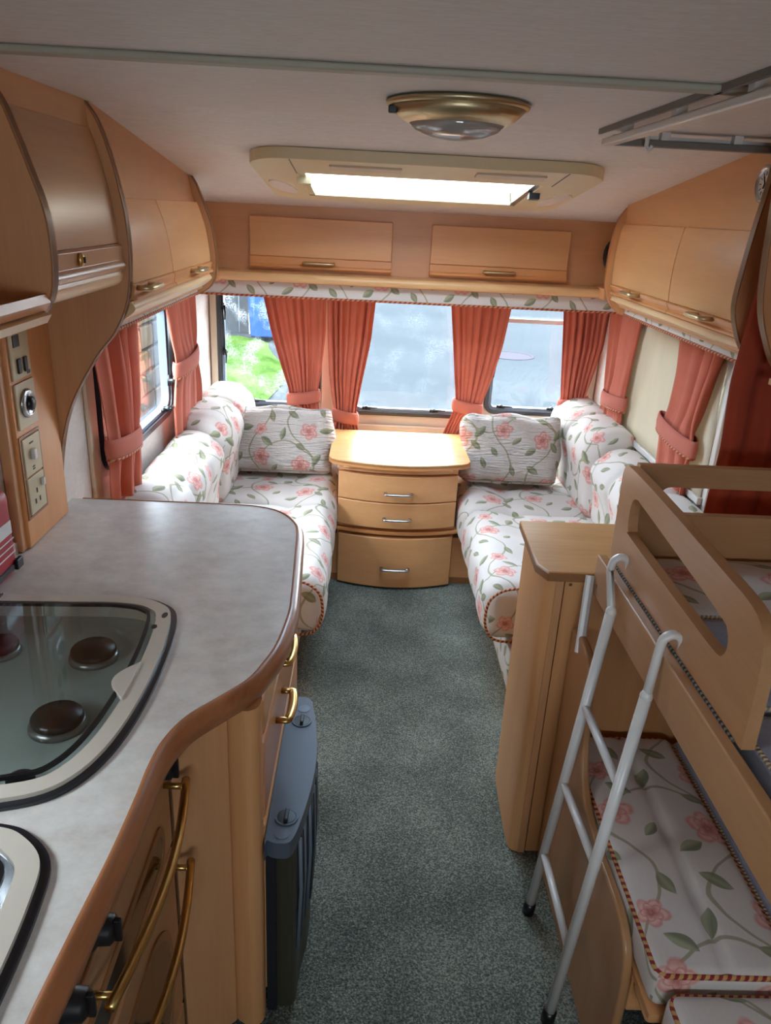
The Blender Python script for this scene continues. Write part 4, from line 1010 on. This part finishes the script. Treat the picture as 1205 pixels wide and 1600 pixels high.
# heater
ht = thing('gas_heater', 'slate blue topped gas heater standing against the kitchen cabinet', 'heater', (-.345, 1.40, 0))
def capsule(x0, x1, y0, y1, n=10):
    cx = x0; w = x1 - x0
    P = [(x0, y0 + .03), (x0 + .006, y0 + .008), (x0 + .03, y0), (x0 + .055, y0 + .012)]
    P += [(x1 - .012, y0 + .09), (x1, (y0 + y1) / 2 - .05), (x1, (y0 + y1) / 2 + .05), (x1 - .012, y1 - .09), (x0 + .055, y1 - .012), (x0 + .03, y1), (x0 + .006, y1 - .006), (x0, y1 - .03)]
    return smooth(P, 5, True)
part('body', prism(capsule(-.368, -.297, 1.20, 1.63), 'z', 0.01, .485), 'heatbody', ht)
part('back_case', box(-.372, -.352, 1.19, 1.64, .01, .49), 'heatdark', ht)
tp = part('top_cover', prism(capsule(-.371, -.287, 1.165, 1.655), 'z', .485, .525), 'heatblue', ht, bevel=.014, bseg=4)
def dial(y, x, big):
    r = .024 if big else .017
    d = part('dial_ring', lathe([(r, 0), (r, .0025), (r * .86, .003), (r * .84, .0005)], (x, y, .525), 'z', 28), 'heatdark', tp, smooth_=True)
    return d
for (x, y) in ((-.334, 1.235), (-.331, 1.555)):
    part('dial_ring', lathe([(.024, 0), (.024, .003), (.020, .003), (.0195, .0)], (x, y, .5248), 'z', 28), 'heatblue', tp)
    k = part('dial', lathe([(.019, 0), (.019, .003), (.001, .0035)], (x, y, .5248), 'z', 24), 'black', tp)
    part('dial_grip', box(x - .004, x + .004, y - .016, y + .016, .527, .536), 'heatdark', tp, bevel=.002)
for (x, y) in ((-.338, 1.19), (-.330, 1.605)): part('button', lathe([(.015, 0), (.015, .0012), (.001, .0015)], (x, y, .5248), 'z', 24), 'heatblue' if y < 1.4 else 'greyrub', tp)
cp = capsule(-.362, -.289, 1.20, 1.63)
for k in range(14):
    y0 = 1.23 + k * .0265; n0 = min(cp, key=lambda p: abs(p[1] - y0) - p[0] * .3)
    part('grille_fin', tube([(n0[0] - .001, y0, .475), (n0[0] + .002, y0 + .004, .33), (n0[0] - .004, y0, .16)], .0045, 6), 'heatdark' if k % 2 else 'greyrub', ht, smooth_=True)

# ================================================================== HALF-HEIGHT CABINET
hc = thing('half_cabinet', 'half-height beech cabinet with angled top beside the ladder', 'cabinet', (.5, 1.84, 0))
part('top_board', prism([(.244, 2.0), (.236, 1.715), (.256, 1.668), (.97, 1.668), (.97, 2.005)], 'z', .885, .903), 'tabletop', hc, bevel=.004)
part('top_edge', prism([(.244, 2.002), (.234, 1.715), (.255, 1.664), (.97, 1.664), (.97, 1.672), (.260, 1.672), (.243, 1.715), (.252, 2.002)], 'z', .878, .900), 'edge_dark', hc, bevel=.003)
part('aisle_panel', prism(smooth([(.262, 1.985), (.256, 1.85), (.254, 1.72), (.262, 1.685), (.28, 1.676)], 5) + [(.30, 1.69), (.30, 1.985)], 'z', .005, .880), 'beech_z', hc, smooth_=False)
part('near_stile', box(.280, .300, 1.672, 1.69, .005, .880), 'panel_z', hc, bevel=.002)
part('near_panel', box(.304, .97, 1.680, 1.70, .005, .885), 'beech_z', hc)
part('far_panel', box(.27, .97, 1.96, 1.98, .005, .885), 'beech_z', hc)
screw(hc, (.317, 1.677, .865), 'y'); screw(hc, (.262, 1.72, .42), 'x', .005)
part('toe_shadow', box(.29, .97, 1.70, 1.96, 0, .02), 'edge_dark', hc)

# ================================================================== BUNK AND LOWER DINETTE SEAT
bk = thing('bunk_bed', 'raised bunk frame with slotted guard board and end rails', 'bunk bed', (.68, 1.2, .855))
part('side_rail', box(.368, .392, .35, 1.668, .855, .955), 'bunk_y', bk, bevel=.004)
gz0, gz1 = .957, 1.192
guard = [(1.640, gz0), (1.652, gz0 + .02)] + smooth([(1.660, 1.14), (1.658, 1.172), (1.640, 1.19), (1.60, 1.194), (1.40, 1.190), (1.12, 1.178), (1.02, 1.172), (.975, 1.155), (.955, 1.12), (.950, 1.05)], 4) + [(.948, gz0)]
slot = smooth([(1.575, 1.085), (1.572, 1.125), (1.548, 1.142), (1.50, 1.140), (1.30, 1.125), (1.10, 1.108), (1.066, 1.098), (1.055, 1.075), (1.062, 1.055), (1.085, 1.045), (1.20, 1.045), (1.54, 1.052), (1.565, 1.06)], 4, True)
part('guard_board', prism(guard, 'x', .3935, .4155, [slot]), 'bunk_y', bk, bevel=.006, bseg=3)
part('hinge', tube([(.392, .97 + .65 * i / 40, .9565) for i in range(41)], .0032, 6), 'hinge', bk)
part('end_board', prism(rect(.42, .985, .90, 1.195), 'y', 1.632, 1.654, [rrect(.475, .955, 1.078, 1.145, .028, 6)]), 'bunk_x', bk, bevel=.005)
part('bed_base', box(.394, .985, .35, 1.63, .858, .872), 'panel_y', bk)
screw(bk, (.368, 1.635, .885), 'x', .005)
def box_cushion(label, x0, x1, y0, y1, z0, z1, mat, cord='cord', r=.02, tuft=None, group=None, uvo=(0, 0), cords=(1, 0), rr=.0045, side_mat=None):
    t = thing('seat_pad', label, 'cushion', ((x0 + x1) / 2, (y0 + y1) / 2, z0), group)
    c = ((x0 + x1) / 2, (y0 + y1) / 2, (z0 + z1) / 2); h = ((x1 - x0) / 2, (y1 - y0) / 2, (z1 - z0) / 2)
    dz = lambda x, y, z: (0, 0, ((1 - x * x) * (1 - y * y) * .014 - (tuft(x, y) if tuft else 0)) * max(0, z))
    part('cover', rbox(c, h, r, (18, 24, 4), dz, uvo=uvo), mat, t, smooth_=True)
    for k, on in enumerate(cords):
        if on:
            lp_ = rrect(x0 + .006, x1 - .006, y0 + .006, y1 - .006, r, 4); zz = z1 - r * .45 if k == 0 else z0 + r * .4
            part('cord_piping', tube([(a, b, zz) for a, b in lp_], rr, 6, closed=True), cord, t, smooth_=True)
    return t
box_cushion('floral mattress pad at the far end of the upper bunk', .425, .975, 1.345, 1.625, .873, .975, 'floral', uvo=(.1, .1))
box_cushion('grey velour pad in the middle of the upper bunk', .425, .975, 1.045, 1.342, .873, .970, 'velour', 'cord', cords=(1, 1))
box_cushion('grey velour pad at the near end of the upper bunk', .420, .975, .55, 1.040, .873, .962, 'velour', 'cord', cords=(1, 1))

ds = thing('dinette_seat', 'low beech dinette seat base with curved side panel beneath the bunk', 'seat', (.6, 1.2, 0))
sidep = smooth([(1.668, .752), (1.60, .762), (1.545, .755), (1.512, .73), (1.49, .67), (1.470, .58), (1.44, .50), (1.38, .448), (1.28, .43), (1.17, .43), (1.10, .425), (1.055, .395), (1.035, .34), (1.03, .25), (1.035, .12), (1.04, .005)], 5) + [(1.668, .005)]
part('side_panel', prism(sidep, 'x', .336, .356), 'bunk_z', ds, bevel=.007, bseg=3)
part('seat_board', box(.357, .985, .95, 1.665, .345, .36), 'beech_y', ds)
part('front_rail', box(.357, .985, 1.035, 1.05, .25, .345), 'beech_x', ds, bevel=.004)
part('back_leg_panel', box(.357, .985, 1.64, 1.655, .0, .345), 'beech_x', ds)
part('support_ledge', box(.357, .60, .955, 1.03, .325, .344), 'beech_x', ds, bevel=.01, bseg=3)
part('locker_box', box(.44, .985, .40, .95, .0, .33), 'lip_x', ds, bevel=.006)
tf = lambda x, y: .010 * (math.exp(-(x / .06) ** 2 ) * .7 + sum(math.exp(-((x - a) / .12) ** 2 - ((y - b) / .10) ** 2) for a in (0,) for b in (-.5, 0, .5)))
box_cushion('tufted floral seat cushion with rope edge below the ladder', .358, .628, .958, 1.64, .362, .452, 'floral', 'rope', r=.022, tuft=tf, uvo=(.02, .08), cords=(1, 0), rr=.0055)
box_cushion('floral seat cushion with rope edge in the lower right corner', .372, .80, .42, .945, .335, .432, 'floral', 'rope', r=.022, uvo=(.22, .33), rr=.0055)
box_cushion('grey blue velour cushion lying beside the tufted floral seat', .632, .975, .958, 1.64, .362, .442, 'velour', 'cord', cords=(1, 1))

# ================================================================== LADDER
ld = thing('bunk_ladder', 'white tubular ladder hooked over the bunk side rail', 'ladder', (.3, 1.32, 0))
def stile(ht_, kink, foot):
    x_, y_, z_ = ht_
    pts = smooth([(x_ + .030, y_ - .004, z_ - .08), (x_ + .030, y_, z_ - .03), (x_ + .024, y_, z_ - .008), (x_ + .008, y_, z_), (x_ - .008, y_, z_ - .010), (x_ - .012, y_, z_ - .035)], 4) + [kink]
    s_ = part('stile', tube([kink, tuple(kink[i] + (foot[i] - kink[i]) * .97 for i in range(3))], .0118, 12), 'white', ld, smooth_=True)
    part('hook', tube(pts, .0085, 10, flat=1.25), 'white', s_, smooth_=True)
    part('collar', sphere(kink, (.0125, .0125, .014)), 'white', s_, smooth_=True)
    f_ = Vector(foot) + (Vector(kink) - Vector(foot)) * .04
    part('rubber_foot', tube([tuple(f_), (foot[0], foot[1], .001)], .0155, 12), 'black', s_, smooth_=True)
stile((.372, 1.541, 1.006), (.346, 1.455, .914), (.275, 1.476, 0)); stile((.372, 1.218, .999), (.346, 1.202, .874), (.265, 1.186, 0))
for (a_, b_) in (((.326, 1.461, .664), (.326, 1.198, .665)), ((.309, 1.466, .437), (.308, 1.194, .462)), ((.291, 1.471, .210), (.286, 1.190, .222))):
    part('rung', tube([a_, b_], .0095, 10), 'white', ld, smooth_=True)
part('brace_bar', tube([(.358, 1.662, .90), (.340, 1.60, .72)], .012, 8, flat=.5), 'white', ld)
